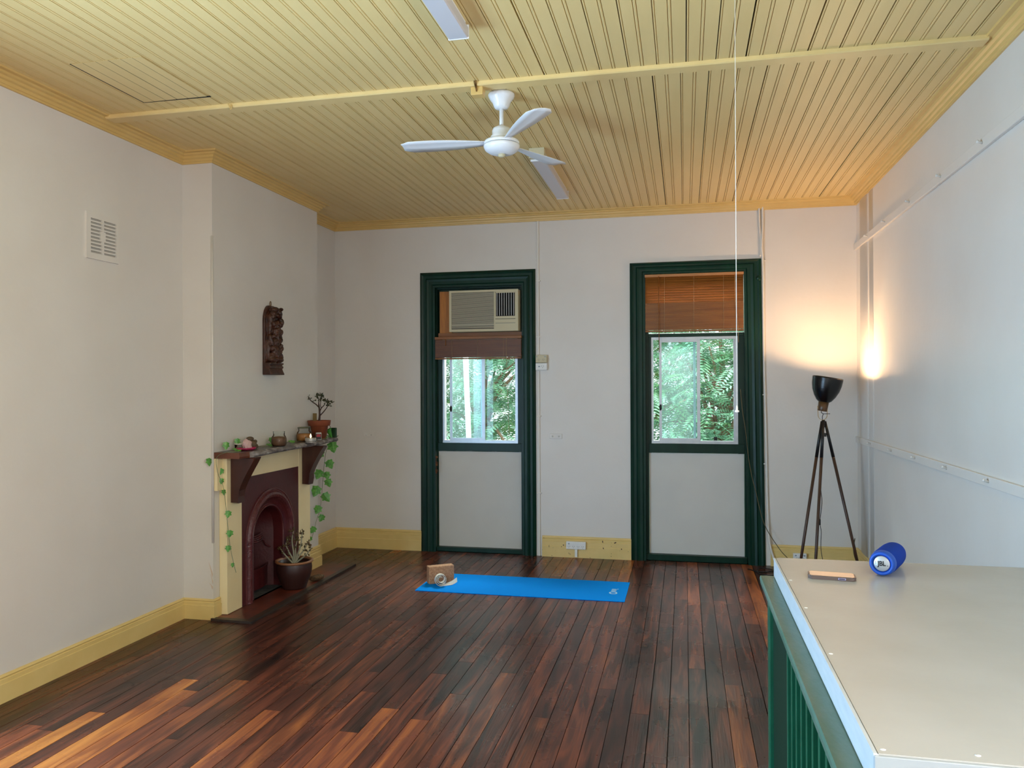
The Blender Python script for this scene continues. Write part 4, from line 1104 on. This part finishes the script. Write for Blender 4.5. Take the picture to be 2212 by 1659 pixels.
limb(bm, [P(.0, .14), P(-.03, .17), P(-.07, .195), P(-.095, .22), P(-.11, .245)], .006, .003)
limb(bm, [P(-.005, .175), P(-.004, .21), P(-.012, .24)], .005, .003)
limb(bm, [P(.004, .10), P(.02, .135), P(.05, .165), P(.06, .19)], .006, .003)
limb(bm, [P(.02, .135), P(.012, .17), P(.02, .21), P(.03, .25)], .004, .002)
limb(bm, [P(.004, .065), P(.04, .10), P(.07, .135), P(.09, .165)], .006, .003)
part(j, 'stem', bm, M['jadestem'])
def fat_leaf(bm, c, d, l, w, t=.35):
    d = Vector(d).normalized(); q = Vector((0, 0, 1)).rotation_difference(d).to_matrix() if d.z > -.999 else Matrix.Rotation(PI, 3, 'X')
    ico(bm, Vector(c)+d*l*.5, 1, 1, (w*.5, w*.5*t, l*.5), q @ Matrix.Rotation(random.uniform(0, PI), 3, 'Z'))
random.seed(31); bm = NB()
def cluster(x, z, n, r, l=.026, w=.018):
    for k in range(n):
        d = Vector((random.gauss(0, 1), random.gauss(0, 1), random.gauss(.25, .8))).normalized()
        fat_leaf(bm, P(x+random.uniform(-r, r), z+random.uniform(-r, r), random.uniform(-r, r)), d, l*random.uniform(.7, 1.2), w)
cluster(-.02, .25, 8, .008); cluster(.012, .262, 9, .01); cluster(.035, .25, 9, .012); cluster(.07, .20, 9, .012); cluster(.095, .185, 10, .014); cluster(.12, .19, 5, .01); cluster(.02, .215, 6, .012); cluster(.075, .17, 5, .012)
cluster(-.05, .205, 4, .008); cluster(-.095, .225, 4, .008, .024, .01); cluster(-.11, .24, 3, .006, .024, .008)
cluster(.10, .155, 3, .01); cluster(.01, .20, 4, .01, .018, .012)
part(j, 'leaves', bm, M['jade'])
# green lily-like rolled leaf ornament and dark green card
j = thing('green_lily_ornament', (-3.20, 6.70, MZ), 'shiny green cone shaped lily ornament at the right end of the mantel', 'ornament')
bm = NB(); lathe(bm, [(.004, 0), (.010, .02), (.018, .05), (.026, .075), (.034, .088), (.030, .084), (.018, .07), (.003, .05)], (-3.20, 6.73, MZ+.002), (-.35, -.25, 1), 20); part(j, 'bloom', bm, M['limegreen'])
bm = NB(); tube(bm, smooth_path([(-3.235, 6.70, MZ+.07), (-3.255, 6.69, MZ+.08), (-3.262, 6.685, MZ+.10)], 4), .003, 6); tube(bm, smooth_path([(-3.215, 6.71, MZ+.085), (-3.205, 6.71, MZ+.105), (-3.213, 6.70, MZ+.118)], 4), .003, 6); part(j, 'tendril', bm, M['stem'])
bm = NB(); box(bm, -3.235, -3.187, 6.775, 6.81, MZ, MZ+.092, .003)
tag(mesh_obj('green_box', bm, M['darkgreenbox']), 'small dark green box standing behind the green lily ornament', 'box')
# left cluster
j = thing('pink_petal_dish', (-3.225, 5.33, MZ), 'pink petal shaped dish at the left end of the mantel', 'dish')
bm = NB(); lathe(bm, [(.001, .002), (.04, .002), (.062, .01), (.074, .022), (.07, .022), (.055, .013), (.001, .008)], (-3.235, 5.335, MZ), seg=40, squash=lambda a: 1+.13*math.cos(a*6)); part(j, 'petals', bm, M['pinkg'])
bm = NB(); vs = ico(bm, (-3.225, 5.33, MZ+.04), 1, 2, (.035, .04, .038)); random.seed(2)
for v_ in vs: v_.co += (v_.co-Vector((-3.225, 5.33, MZ+.04)))*random.uniform(-.22, .2); v_.co.z = max(v_.co.z, MZ+.0135)
for f in bm.faces: f.smooth = False
ico(bm, (-3.23, 5.325, MZ+.068), 1, 1, (.02, .022, .022))
tag(mesh_obj('rose_quartz', bm, M['quartz']), 'chunk of pale rose quartz sitting in the pink dish', 'crystal')
j = thing('stone_figurine', (-3.275, 5.45, MZ), 'small brown stone figurine with a round head behind the pink dish', 'figurine')
bm = NB(); ico(bm, (-3.275, 5.455, MZ+.078), 1, 2, (.03, .032, .019)); part(j, 'head', bm, M['pebble'])
bm = NB(); ico(bm, (-3.262, 5.478, MZ+.034), 1, 2, (.028, .03, .034)); ico(bm, (-3.258, 5.50, MZ+.055), 1, 2, (.016, .018, .016)); ico(bm, (-3.268, 5.455, MZ+.056), 1, 1, (.012, .016, .014)); ico(bm, (-3.248, 5.50, MZ+.02), 1, 1, (.016, .02, .0195)); part(j, 'body', bm, M['pebble'])
C = (-3.305, 5.36, MZ)
j = thing('glass_tealight_holder', C, 'small clear tealight glass with a pale rim behind the rose quartz', 'candle')
bm = NB(); lathe(bm, [(.001, 0), (.03, 0), (.035, .004), (.038, .05), (.035, .05), (.032, .008), (.001, .008)], C, seg=24); part(j, 'glass', bm, M['jarglass'])
bm = NB(); lathe(bm, [(.0385, .043), (.0385, .051), (.034, .051), (.034, .043)], C, seg=24, capend=False); part(j, 'rim', bm, M['cand_white'])

# ---------------------------------------------------------------- large floor pot
C = (-3.208, 6.02, .0165)
j = thing('potted_jade_plant', C, 'sparse jade plant in a dark glazed brown pot on the hearth', 'potted plant')
bm = NB(); lathe(bm, [(.001, 0), (.095, 0), (.102, .012), (.103, .022), (.125, .07), (.142, .13), (.146, .175), (.14, .212), (.138, .218), (.128, .218), (.132, .19), (.001, .17)], C, seg=40); part(j, 'pot', bm, M['glazed'])
bm = NB(); lathe(bm, [(.136, .212), (.150, .214), (.158, .222), (.157, .231), (.148, .235), (.136, .231), (.13, .22)], C, seg=40, capend=False); part(j, 'rim', bm, M['potrim'], 'tan glazed pot rim')
bm = NB(); lathe(bm, [(.001, .195), (.1315, .192)], C, seg=24, capend=False); part(j, 'soil', bm, M['soil'])
bm = NB(); b = Vector((C[0], C[1], C[2]+.195)); ends = []
random.seed(17)
br = [[(0, 0), (-.02, .06), (-.06, .13), (-.09, .20), (-.07, .26)], [(0, 0), (.01, .08), (.0, .17), (.02, .26)], [(.0, 0), (.04, .08), (.09, .15), (.12, .22)], [(0, 0), (-.05, .05), (-.11, .12), (-.13, .16)], [(0, 0), (.03, .1), (.06, .2), (.07, .33)], [(0, 0), (.06, .05), (.13, .11), (.16, .17)], [(0, 0), (-.01, .12), (-.03, .24), (-.02, .34)]]
for p in br:
    dy = random.uniform(-.06, .06)
    pts = [P(u*.85, w*.8, dy*i*.3) for i, (u, w) in enumerate(p)]
    limb(bm, pts, .009, .0035); ends.append(pts)
part(j, 'stem', bm, M['palestem'])
bm = NB()
for pts in ends:
    for k, q_ in enumerate(pts[2:]):
        for i in range(9 if k > 0 else 4):
            d = Vector((random.gauss(0, 1), random.gauss(0, 1), random.gauss(.3, .7))).normalized()
            fat_leaf(bm, Vector(q_)+Vector((random.uniform(-.02, .02), random.uniform(-.02, .02), random.uniform(-.02, .02))), d, random.uniform(.022, .034), .022)
part(j, 'leaves', bm, M['dryleaf'])
bm = NB(); vs = ico(bm, (-3.13, 6.27, .042), 1, 3, (.035, .075, .0255), Matrix.Rotation(-.5, 3, 'Z')); random.seed(5)
for v_ in vs:
    v_.co += (v_.co-Vector((-3.13, 6.27, .042)))*random.uniform(-.1, .1); v_.co.z = max(v_.co.z, .0168)
tag(mesh_obj('pine_cone', bm, mat('rough_brown_cone', srgb(112, 82, 52), .9, var=srgb(60, 42, 26), vscale=45, bump=1, bscale=60)), 'rough brown cone lying on the hearth right of the glazed pot', 'cone')

# ---------------------------------------------------------------- yoga mat, block, strap
MX, MY = -2.198, 6.178
mt = thing('yoga_mat', (MX+.865, MY+.305, 0), 'bright blue yoga mat lying flat on the floorboards', 'yoga mat')
bm = NB(); box(bm, MX, MX+1.73, MY, MY+.61, .0005, .0065, .002); part(mt, 'mat', bm, M['mat'])
bm = NB()
lx, ly = MX+1.62, MY+.235
for k in range(24):
    a0, a1 = k/24*2*PI, (k+1)/24*2*PI
    q4 = [(lx+.034*math.cos(a0), ly+.034*math.sin(a0)), (lx+.034*math.cos(a1), ly+.034*math.sin(a1)), (lx+.022*math.cos(a1), ly+.022*math.sin(a1)), (lx+.022*math.cos(a0), ly+.022*math.sin(a0))]
    bm.faces.new([bm.verts.new((x, y, .0069)) for x, y in q4])
def stroke(pts, w=.0075):
    for (xa, ya), (xb, yb) in zip(pts, pts[1:]):
        d = Vector((xb-xa, yb-ya)).normalized(); nn = Vector((-d.y, d.x))*w/2
        bm.faces.new([bm.verts.new((x, y, .0069)) for x, y in ((xa+nn.x, ya+nn.y), (xb+nn.x, yb+nn.y), (xb-nn.x, yb-nn.y), (xa-nn.x, ya-nn.y))])
for k in range(3): stroke([(lx+.02, ly+.045+k*.026), (lx-.016, ly+.047+k*.026), (lx-.02, ly+.058+k*.026), (lx+.018, ly+.058+k*.026)], .006)
stroke([(lx-.02, ly+.125), (lx+.028, ly+.118), (lx+.03, ly+.135)], .006)
part(mt, 'printed_logo', bm, M['matprint'], 'small pale blue printed logo')
fl, fr_ = Vector((-2.14, 6.37)), Vector((-1.95, 6.525))
ang = math.atan2(6.542-6.37, -1.98+2.14)
bk = NB(); box(bk, 0, .225, 0, .078, .0067, .153, .006)
bmesh.ops.transform(bk, matrix=Matrix.Translation((-2.14, 6.372, 0)) @ Matrix.Rotation(math.radians(34), 4, 'Z'), verts=bk.verts)
tag(mesh_obj('yoga_block', bk, M['cork']), 'tan cork yoga block standing on edge on the blue mat', 'yoga block')
# strap: spiral coil plus tail
def ribbon(bm, pts, w, t=.0022):
    # pts: list of (x, z) in a plane, extruded along the ribbon width direction
    rows = []
    n = len(pts)
    for i, (x, z, y) in enumerate(pts):
        a = pts[min(i+1, n-1)]; b_ = pts[max(i-1, 0)]
        d = Vector((a[0]-b_[0], 0, a[1]-b_[1])).normalized(); nn = Vector((-d.z, 0, d.x))*t/2
        tw = max(0, i-91)/15*1.15 if i > 91 else 0
        wv = Vector((0, math.cos(tw), math.sin(tw)))*w; nn = (nn+Vector((0, -math.sin(tw)*t/2, 0))).normalized()*t/2
        p0 = Vector((x, y, z))
        rows.append([bm.verts.new(p0+nn), bm.verts.new(p0+wv+nn), bm.verts.new(p0+wv-nn), bm.verts.new(p0-nn)])
    for a, b_ in zip(rows, rows[1:]):
        for k in range(4): bm.faces.new((a[k], a[(k+1) % 4], b_[(k+1) % 4], b_[k]))
    bm.faces.new(rows[0]); bm.faces.new(rows[-1][::-1])
bm = NB(); pts = []
N = 90; c0 = (-2.015, .0068+.053)
for i in range(N+1):
    t = i/N; a = -PI/2-(1-t)*2*PI*2.6
    r = .018+.034*t**.8+(.004*math.sin(a*1.0) if t < .6 else 0)
    pts.append((c0[0]+r*math.cos(a)*1.0, c0[1]+r*math.sin(a)*1.0, 0))
for i in range(1, 16):
    t = i/15; pts.append((c0[0]+.145*t, .0085+.035*max(0, t-.62)**1.4*2.2, .02*t*t))
ribbon(bm, pts, .038)
bmesh.ops.transform(bm, matrix=Matrix.Translation((-2.02, 6.335, 0)) @ Matrix.Rotation(math.radians(30), 4, 'Z') @ Matrix.Translation((2.015, 0, 0)), verts=bm.verts)
zm = min(v_.co.z for v_ in bm.verts)
for v_ in bm.verts: v_.co.z += .0068-zm
tag(mesh_obj('yoga_strap', bm, M['strap']), 'off white yoga strap coiled against the cork block', 'strap')

# ---------------------------------------------------------------- tripod lamp
L0 = Vector((1.155, 7.1, 1.385))
lp = thing('tripod_floor_lamp', (L0.x, L0.y, 0), 'black uplighter lamp on three dark wooden tripod legs in the right corner', 'floor lamp')
feet = [(.925, 7.02, 0), (1.03, 6.82, 0), (1.475, 7.18, 0)]
tops = [(L0.x-.012, L0.y-.0, L0.z), (L0.x-.002, L0.y-.014, L0.z), (L0.x+.014, L0.y+.006, L0.z)]
for f_, t_ in zip(feet, tops):
    f_, t_ = Vector(f_), Vector(t_); mid = f_.lerp(t_, .78)
    bm = NB(); tube(bm, [f_, f_.lerp(t_, .3), mid], [.0115, .0125, .013], 10); lg = part(lp, 'leg', bm, M['lampwood'])
    bm = NB(); tube(bm, [mid, t_], [.0142, .011], 10); part(lg, 'metal_sleeve', bm, M['blackmetal'])
bm = NB(); box(bm, L0.x-.02, L0.x+.022, L0.y-.02, L0.y+.018, L0.z-.13, L0.z-.10, .002); part(lp, 'leg_brace', bm, M['blackmetal'])
bm = NB(); lathe(bm, [(.001, -.05), (.014, -.05), (.016, 0), (.012, .012), (.001, .013)], L0, seg=16); part(lp, 'tripod_hub', bm, M['blackmetal'])
ax = Vector((.17, 0, 1)).normalized()
hc = L0+Vector((-.006, 0, .012))
bm = NB(); yk = []
for k in range(17):
    a = -PI+k/16*PI; yk.append((hc.x+.036*math.cos(a), hc.y, hc.z+.042+.042*math.sin(a)))
yk = [(yk[0][0]-.004, hc.y, hc.z+.12)]+yk+[(yk[-1][0]+.002, hc.y, hc.z+.115)]
rows = []
for i, p in enumerate(yk):
    a = Vector(yk[min(i+1, len(yk)-1)]); b_ = Vector(yk[max(0, i-1)]); d = (a-b_).normalized(); nn = Vector((-d.z, 0, d.x))*.0015
    p = Vector(p); rows.append([bm.verts.new(p+nn+Vector((0, -.011, 0))), bm.verts.new(p+nn+Vector((0, .011, 0))), bm.verts.new(p-nn+Vector((0, .011, 0))), bm.verts.new(p-nn+Vector((0, -.011, 0)))])
for a, b_ in zip(rows, rows[1:]):
    for k in range(4): bm.faces.new((a[k], a[(k+1) % 4], b_[(k+1) % 4], b_[k]))
bm.faces.new(rows[0]); bm.faces.new(rows[-1][::-1])
part(lp, 'brass_yoke', bm, M['brass'], 'brass U shaped yoke')
bm = NB(); tube(bm, smooth_path([(hc.x-.004, hc.y, hc.z+.08), (hc.x-.012, hc.y-.005, hc.z+.065), (hc.x+.004, hc.y-.005, hc.z+.05), (hc.x-.002, hc.y, hc.z+.03), (hc.x-.002, hc.y, hc.z+.0)], 5), .003, 6); tube(bm, [(hc.x+.0, hc.y-.01, hc.z+.052), (hc.x+.058, hc.y-.01, hc.z+.053)], .0028, 6); part(lp, 'lamp_flex', bm, M['blackmetal'])
sc0 = hc+Vector((-.004, 0, .075))
bm = NB(); lathe(bm, [(.001, 0), (.036, 0), (.039, .004), (.043, .082), (.001, .084)], sc0, ax, 28); part(lp, 'wooden_socket', bm, mat('amber_wood_socket', srgb(112, 78, 44), .35, var=srgb(84, 56, 30), vscale=12))
s1 = sc0+ax*.08
bm = NB(); outer = [(.046, 0), (.062, .012), (.088, .05), (.110, .1), (.121, .15), (.1245, .20), (.1235, .212)]
inner = [(.1205, .212), (.1205, .2), (.117, .15), (.106, .1), (.084, .052), (.058, .015), (.001, .006)]
lathe(bm, outer+[(.1205, .2125)], s1, ax, 48, capend=False); lathe(bm, [(.001, -.001), (.046, 0)], s1, ax, 48, capend=False); part(lp, 'lamp_shade', bm, M['shade'])
bm = NB(); lathe(bm, inner, s1, ax, 48, capend=False); part(lp, 'shade_lining', bm, M['shade_in'])
bm = NB(); bc = s1+ax*.145; ico(bm, bc, .032, 3); part(lp, 'bulb', bm, M['bulb'])
bm = NB(); tube(bm, smooth_path([(1.12, 7.08, .98), (1.112, 7.0, .86), (1.119, 7.0, .78), (1.124, 7.0, .70), (1.108, 7.0, .56)], 6), .0028, 6); tube(bm, smooth_path([(1.106, 7.0, .53), (1.117, 7.0, .46), (1.114, 7.0, .38), (1.115, 7.0, .3), (1.13, 7.0, .2), (1.14, 7.05, .08), (1.14, 7.3, .008), (1.08, 7.6, .02)], 6), .0028, 6); box(bm, 1.1, 1.113, 6.994, 7.006, .515, .565, .002); part(lp, 'switch_cord', bm, M['blackmetal'])

# ---------------------------------------------------------------- balustrade and bench top
BX = .300
bal = thing('stair_balustrade', (.32, 2.3, 0), 'bottle green slatted balustrade running along the side of the counter', 'balustrade')
bm = NB(); box(bm, BX, BX+.05, 3.025, 3.085, 0, .93, .004); part(bal, 'newel_post', bm, M['green_bench'])
bm = NB(); box(bm, BX+.014, BX+.036, 2.60, 3.03, .08, .932); part(bal, 'solid_panel', bm, M['green_in'])
bm = NB()
prism(bm, [(.274, .972), (.277, .98), (.372, .98), (.372, .95), (.345, .95), (.345, .93), (.302, .93), (.300, .95), (.276, .953)], 'Y', 1.0, 3.10)
part(bal, 'handrail', bm, mat('worn_green_rail', srgb(64, 104, 88), .3, var=srgb(92, 118, 104), vscale=9, stretch=(2, .6, 1), bump=.08))
bm = NB(); box(bm, BX, BX+.045, 1.0, 3.02, .03, .09, .003); part(bal, 'bottom_rail', bm, M['green_bench'])
y = 2.56
while y > 1.02:
    bm = NB(); box(bm, BX+.006, BX+.034, y-.009, y+.009, .088, .932, .002); part(bal, 'baluster', bm, M['green_bench']); y -= .098
bt = thing('counter_top', (.93, 2.3, .45), 'beige topped counter with a glossy white painted edge in the right foreground', 'counter')
ct0, ct1, cx0, cx1 = 1.49, 3.10, .328, XR-.003
bm = NB()
prism(bm, [(cx0+.004, ct0+.004), (cx1, ct0+.004), (cx1, ct1), (cx0+.02, ct1), (cx0+.004, ct1-.012)], 'Z', 1.035, 1.05)
part(bt, 'table_top', bm, M['bench'])
bm = NB(); box(bm, cx0-.004, cx0+.004, ct0, ct1-.012, .982, 1.049, .0015); box(bm, cx0-.0055, cx0+.0015, ct0, ct1-.012, 1.044, 1.0512, .001); part(bt, 'side_edging', bm, M['benchedge'], 'glossy white side edging')
bm = NB(); box(bm, cx0-.004, cx1, ct0-.004, ct0+.004, .983, 1.048, .0015); box(bm, .378, cx1, ct0-.002, ct0+.004, .93, .9835); part(bt, 'front_edging', bm, M['benchfront'], 'pale grey front edging')
bm = NB(); box(bm, cx0+.06, cx0+.08, ct0+.02, ct1-.03, .0, 1.035); box(bm, cx0+.06, cx1, ct0+.02, ct0+.04, 0, 1.035); box(bm, cx0+.06, cx1, ct1-.05, ct1-.03, 0, 1.035); part(bt, 'base_panels', bm, M['green_in'])
bm = NB(); random.seed(6)
for (x, y_) in ((.335, 1.51), (.335, 2.02), (.335, 2.42), (.334, 2.75)):
    ico(bm, (x+.008, y_, 1.0505), 1, 1, (.006, .004, .0012))
ico(bm, (.50, 1.52, 1.0505), 1, 1, (.006, .005, .0012)); part(bt, 'chipped_spots', bm, M['white'], 'small white chips in the edge paint')
# ---- phone
ph = thing('mobile_phone', (.481, 2.81, 1.05), 'mobile phone in a grey brown case lying flat on the beige counter', 'phone')
q = Matrix.Translation((.481, 2.812, 1.0505)) @ Matrix.Rotation(math.radians(-6.5), 4, 'Z')
def rr(w, l, r, n=5):
    out = []
    for cx_, cy_, a0 in ((l/2-r, w/2-r, 0), (-l/2+r, w/2-r, 90), (-l/2+r, -w/2+r, 180), (l/2-r, -w/2+r, 270)):
        for k in range(n+1): a = math.radians(a0+90*k/n); out.append((cx_+r*math.cos(a), cy_+r*math.sin(a)))
    return out
def slab(w, l, r, z0, z1, bev=0):
    bm = NB(); prism(bm, rr(w, l, r), 'Z', z0, z1)
    if bev: bmesh.ops.bevel(bm, geom=[e for e in bm.edges if abs(e.verts[0].co.z-e.verts[1].co.z) < 1e-6], offset=bev, segments=2, affect='EDGES')
    bmesh.ops.transform(bm, matrix=q, verts=bm.verts); return bm
part(ph, 'case', slab(.074, .149, .012, 0, .0115, .003), M['phonebody'])
part(ph, 'screen', slab(.066, .139, .009, .0112, .0120), M['phoneglass'], 'dark screen reflecting the warm lamp light')
bm = NB(); box(bm, .018, .042, -.0405, -.0385, .003, .0095, .001); bmesh.ops.transform(bm, matrix=q, verts=bm.verts); part(ph, 'button_surround', bm, M['lilac'])
bm = NB(); box(bm, .021, .039, -.041, -.0404, .005, .0078); bmesh.ops.transform(bm, matrix=q, verts=bm.verts); part(ph, 'side_button', bm, M['ink'])
# ---- speaker
a0 = Vector((.648, 2.858, 1.05+.0445)); dv = Vector((.088, .195, 0)).normalized()
sp0 = thing('bluetooth_speaker', (.72, 2.96, 1.05), 'blue cylindrical portable speaker lying on the beige counter', 'speaker')
bm = NB(); lathe(bm, [(.031, .004), (.0355, .0), (.0385, .004), (.0415, .02), (.0435, .05), (.0437, .107), (.0435, .164), (.0415, .194), (.0385, .21), (.0355, .214), (.031, .21)], a0, dv, 44); part(sp0, 'fabric_body', bm, M['spkblue'])
bm = NB(); lathe(bm, [(.0275, .012), (.029, .003), (.032, -.003), (.0365, -.003), (.0395, .003), (.0425, .024), (.0422, .026)], a0, dv, 44, capend=False); part(sp0, 'end_ring', bm, M['spkrub'])
bm = NB(); lathe(bm, [(.0275, .03), (.0275, .004), (.001, .004)], a0, dv, 40, capend=False)
for v_ in bm.verts: pass
part(sp0, 'rubber_recess', bm, M['ink'])
bm = NB(); lathe(bm, [(.001, .0015), (.024, .0015), (.0262, .0035), (.0262, .006)], a0, dv, 40, capend=False); part(sp0, 'end_disc', bm, M['silver'])
u_ = Vector((0, 0, 1)).cross(dv).normalized()   # horizontal across the face
side = -u_ if u_.x < 0 else u_
upf = Vector((0, 0, 1)); nrm = -dv
rollm = Matrix.Rotation(math.radians(-4), 3, dv)
side = rollm @ side; upf = rollm @ upf
mm = Matrix((( side.x, upf.x, nrm.x, a0.x), (side.y, upf.y, nrm.y, a0.y), (side.z, upf.z, nrm.z, a0.z), (0, 0, 0, 1))) @ Matrix.Translation((0, 0, -.0012))
bm = text_bm('JBL', .0205, .0006, mm @ Matrix.Diagonal((.95, 1.1, 1, 1)), .0006); part(sp0, 'lettering', bm, M['ink'], 'black JBL lettering')
bm = NB(); 
for k in (0, 1, 2): box(bm, -.0195, -.0175, .0005+k*.0036-.002, .0005+k*.0036, -.0004, .0006)
box(bm, .0175, .020, -.0078, -.0055, -.0004, .0006)
bmesh.ops.transform(bm, matrix=mm, verts=bm.verts); part(sp0, 'logo_dots', bm, M['ink'])
bm = NB(); box(bm, -.017, .017, .05, .16, -.0015, .008, .003)
Rz = math.atan2(dv.y, dv.x)-PI/2
bmesh.ops.transform(bm, matrix=Matrix.Translation((a0.x, a0.y, 1.0518)) @ Matrix.Rotation(Rz, 4, 'Z'), verts=bm.verts); part(sp0, 'base_foot', bm, M['spkrub'])

# ---------------------------------------------------------------- outside
bm = NB(); box(bm, -14, 12, 8.2, 34, -3.2, -3.0); struct('ground', bm, M['ground'])
def tree(name, cx, cy_, cz, rx, ry, rz, n, m, seed, label, trunk_x, leafl=.16):
    random.seed(seed)
    r = thing(name, (trunk_x, cy_, -3.0), label, 'tree', 'trees outside the windows')
    bm = NB(); T0 = Vector((trunk_x, cy_, -3.0)); cen = Vector((cx, cy_, cz))
    limb(bm, [T0, T0.lerp(cen, .4)+Vector((.1, 0, 0)), cen-Vector((0, 0, rz*.3))], .16, .07)
    br_ = []
    for k in range(16):
        e = cen+Vector((random.uniform(-1, 1)*rx*.8, random.uniform(-1, 1)*ry*.8, random.uniform(-.8, .9)*rz))
        st = cen-Vector((0, 0, rz*random.uniform(.1, .6)))
        limb(bm, [st, st.lerp(e, .5)+Vector((0, 0, .12)), e], .035, .008); br_.append((st, e))
    part(r, 'trunk', bm, M['bark_tree'])
    bm = NB()
    for k in range(n):
        while True:
            p = Vector((random.uniform(-1, 1), random.uniform(-1, 1), random.uniform(-1, 1)))
            if p.length < 1: break
        p = cen+Vector((p.x*rx, p.y*ry, p.z*rz))
        az = random.uniform(0, 2*PI); droop = random.uniform(-.9, .15)
        d = Vector((math.cos(az), math.sin(az), droop)).normalized()
        s = d.cross(Vector((random.uniform(-.4, .4), random.uniform(-.4, .4), 1))).normalized()
        nn = s.cross(d)
        L = random.uniform(.28, .5); nl = 9
        for i in range(nl):
            t = (i+.5)/nl; c = p+d*L*t-Vector((0, 0, .12*L*t*t))
            ll = leafl*math.sin(PI*(.18+.75*t))*.75
            for sg in (-1, 1):
                tip = c+(s*sg+d*.55).normalized()*ll; w_ = d*ll*.16
                md_ = c.lerp(tip, .5)
                vs = [bm.verts.new(c), bm.verts.new(md_+w_+nn*.005), bm.verts.new(tip), bm.verts.new(md_-w_+nn*.005)]
                bm.faces.new(vs)
    me = part(r, 'leaves', bm, m)
    return r
tree('feathery_tree', -3.0, 11.3, 1.6, 1.15, 1.0, 1.7, 1050, M['foliage'], 3, 'feathery pale green tree outside the left window', -3.4, .15)
tree('feathery_tree', .5, 11.0, 1.7, 1.35, 1.1, 1.8, 1600, M['foliage'], 4, 'dense feathery green tree filling the right window view', .9, .15)
tree('background_tree', -1.0, 15.5, 1.0, 4.6, 1.3, 2.6, 2000, M['foliage2'], 5, 'darker tree further back seen between the feathery fronds', -1.0, .24)
bm = NB(); tube(bm, [(-2.66, 9.5, -3.0), (-2.66, 9.5, 1.05), (-2.69, 9.5, 1.9), (-2.695, 9.5, 2.25)], .035, 12)
tag(mesh_obj('white_post', bm, M['pole']), 'slim white post standing outside the left window', 'post')

# ---------------------------------------------------------------- light
def area(name, loc, rot, sx, sy, e, col):
    d = bpy.data.lights.new(name, 'AREA'); d.shape = 'RECTANGLE'; d.size = sx; d.size_y = sy; d.energy = e; d.color = col
    o = bpy.data.objects.new(name, d); COL.objects.link(o); o.location = loc; o.rotation_euler = rot; return o
# daylight through the French door at the left (faces +X) and an added ambient fill behind the camera (faces +Y)
area('daylight_door', (XL-.12, (DL[0]+DL[1])/2, 1.2), (0, math.radians(-90), 0), 2.2, 1.9, 330, (.42, .70, 1.0))
area('fill_front', (-1.5, YF-.15, 1.65), (math.radians(90), 0, 0), 1.7, 1.6, 8, (.93, .97, 1))
# sky light slanting down through the two back windows, sources outside above the view
for x, nm in ((-2.05, 'daylight_window_left'), (.1, 'daylight_window_right')):
    o = area(nm, (x-.0, 8.75, 3.35), (0, 0, 0), 1.3, .9, 340, (1, .99, .96))
    o.rotation_euler = (Vector((x, 7.7, 1.6))-Vector(o.location)).to_track_quat('-Z', 'Y').to_euler()
area('fill_side', (XR+.15, .1, 1.9), (0, math.radians(90), 0), 1.4, 1.4, 140, (1, .97, .95))  # unseen fill lamp added to brighten the left wall
# lamp
d = bpy.data.lights.new('lamp_glow', 'POINT'); d.energy = 95; d.color = (1, .62, .33); d.shadow_soft_size = .045
o = bpy.data.objects.new('lamp_glow', d); COL.objects.link(o); o.location = bc+ax*.012
d = bpy.data.lights.new('sun', 'SUN'); d.energy = 2.2; d.angle = .02; d.color = (1, .96, .88)
o = bpy.data.objects.new('sun', d); COL.objects.link(o); o.rotation_euler = (Vector((.35, 1.0, -1.1))).to_track_quat('-Z', 'Y').to_euler()
w = bpy.data.worlds.new('sky'); S.world = w; w.use_nodes = True
bg = w.node_tree.nodes['Background']; bg.inputs[0].default_value = (.88, .96, 1, 1); bg.inputs[1].default_value = 1.75

for o in bpy.data.objects:
    if '_o' in o: del o['_o']
S.view_settings.view_transform = 'Standard'; S.view_settings.look = 'None'
S.view_settings.exposure = -.06; S.view_settings.gamma = 1; S.view_settings.use_curve_mapping = False
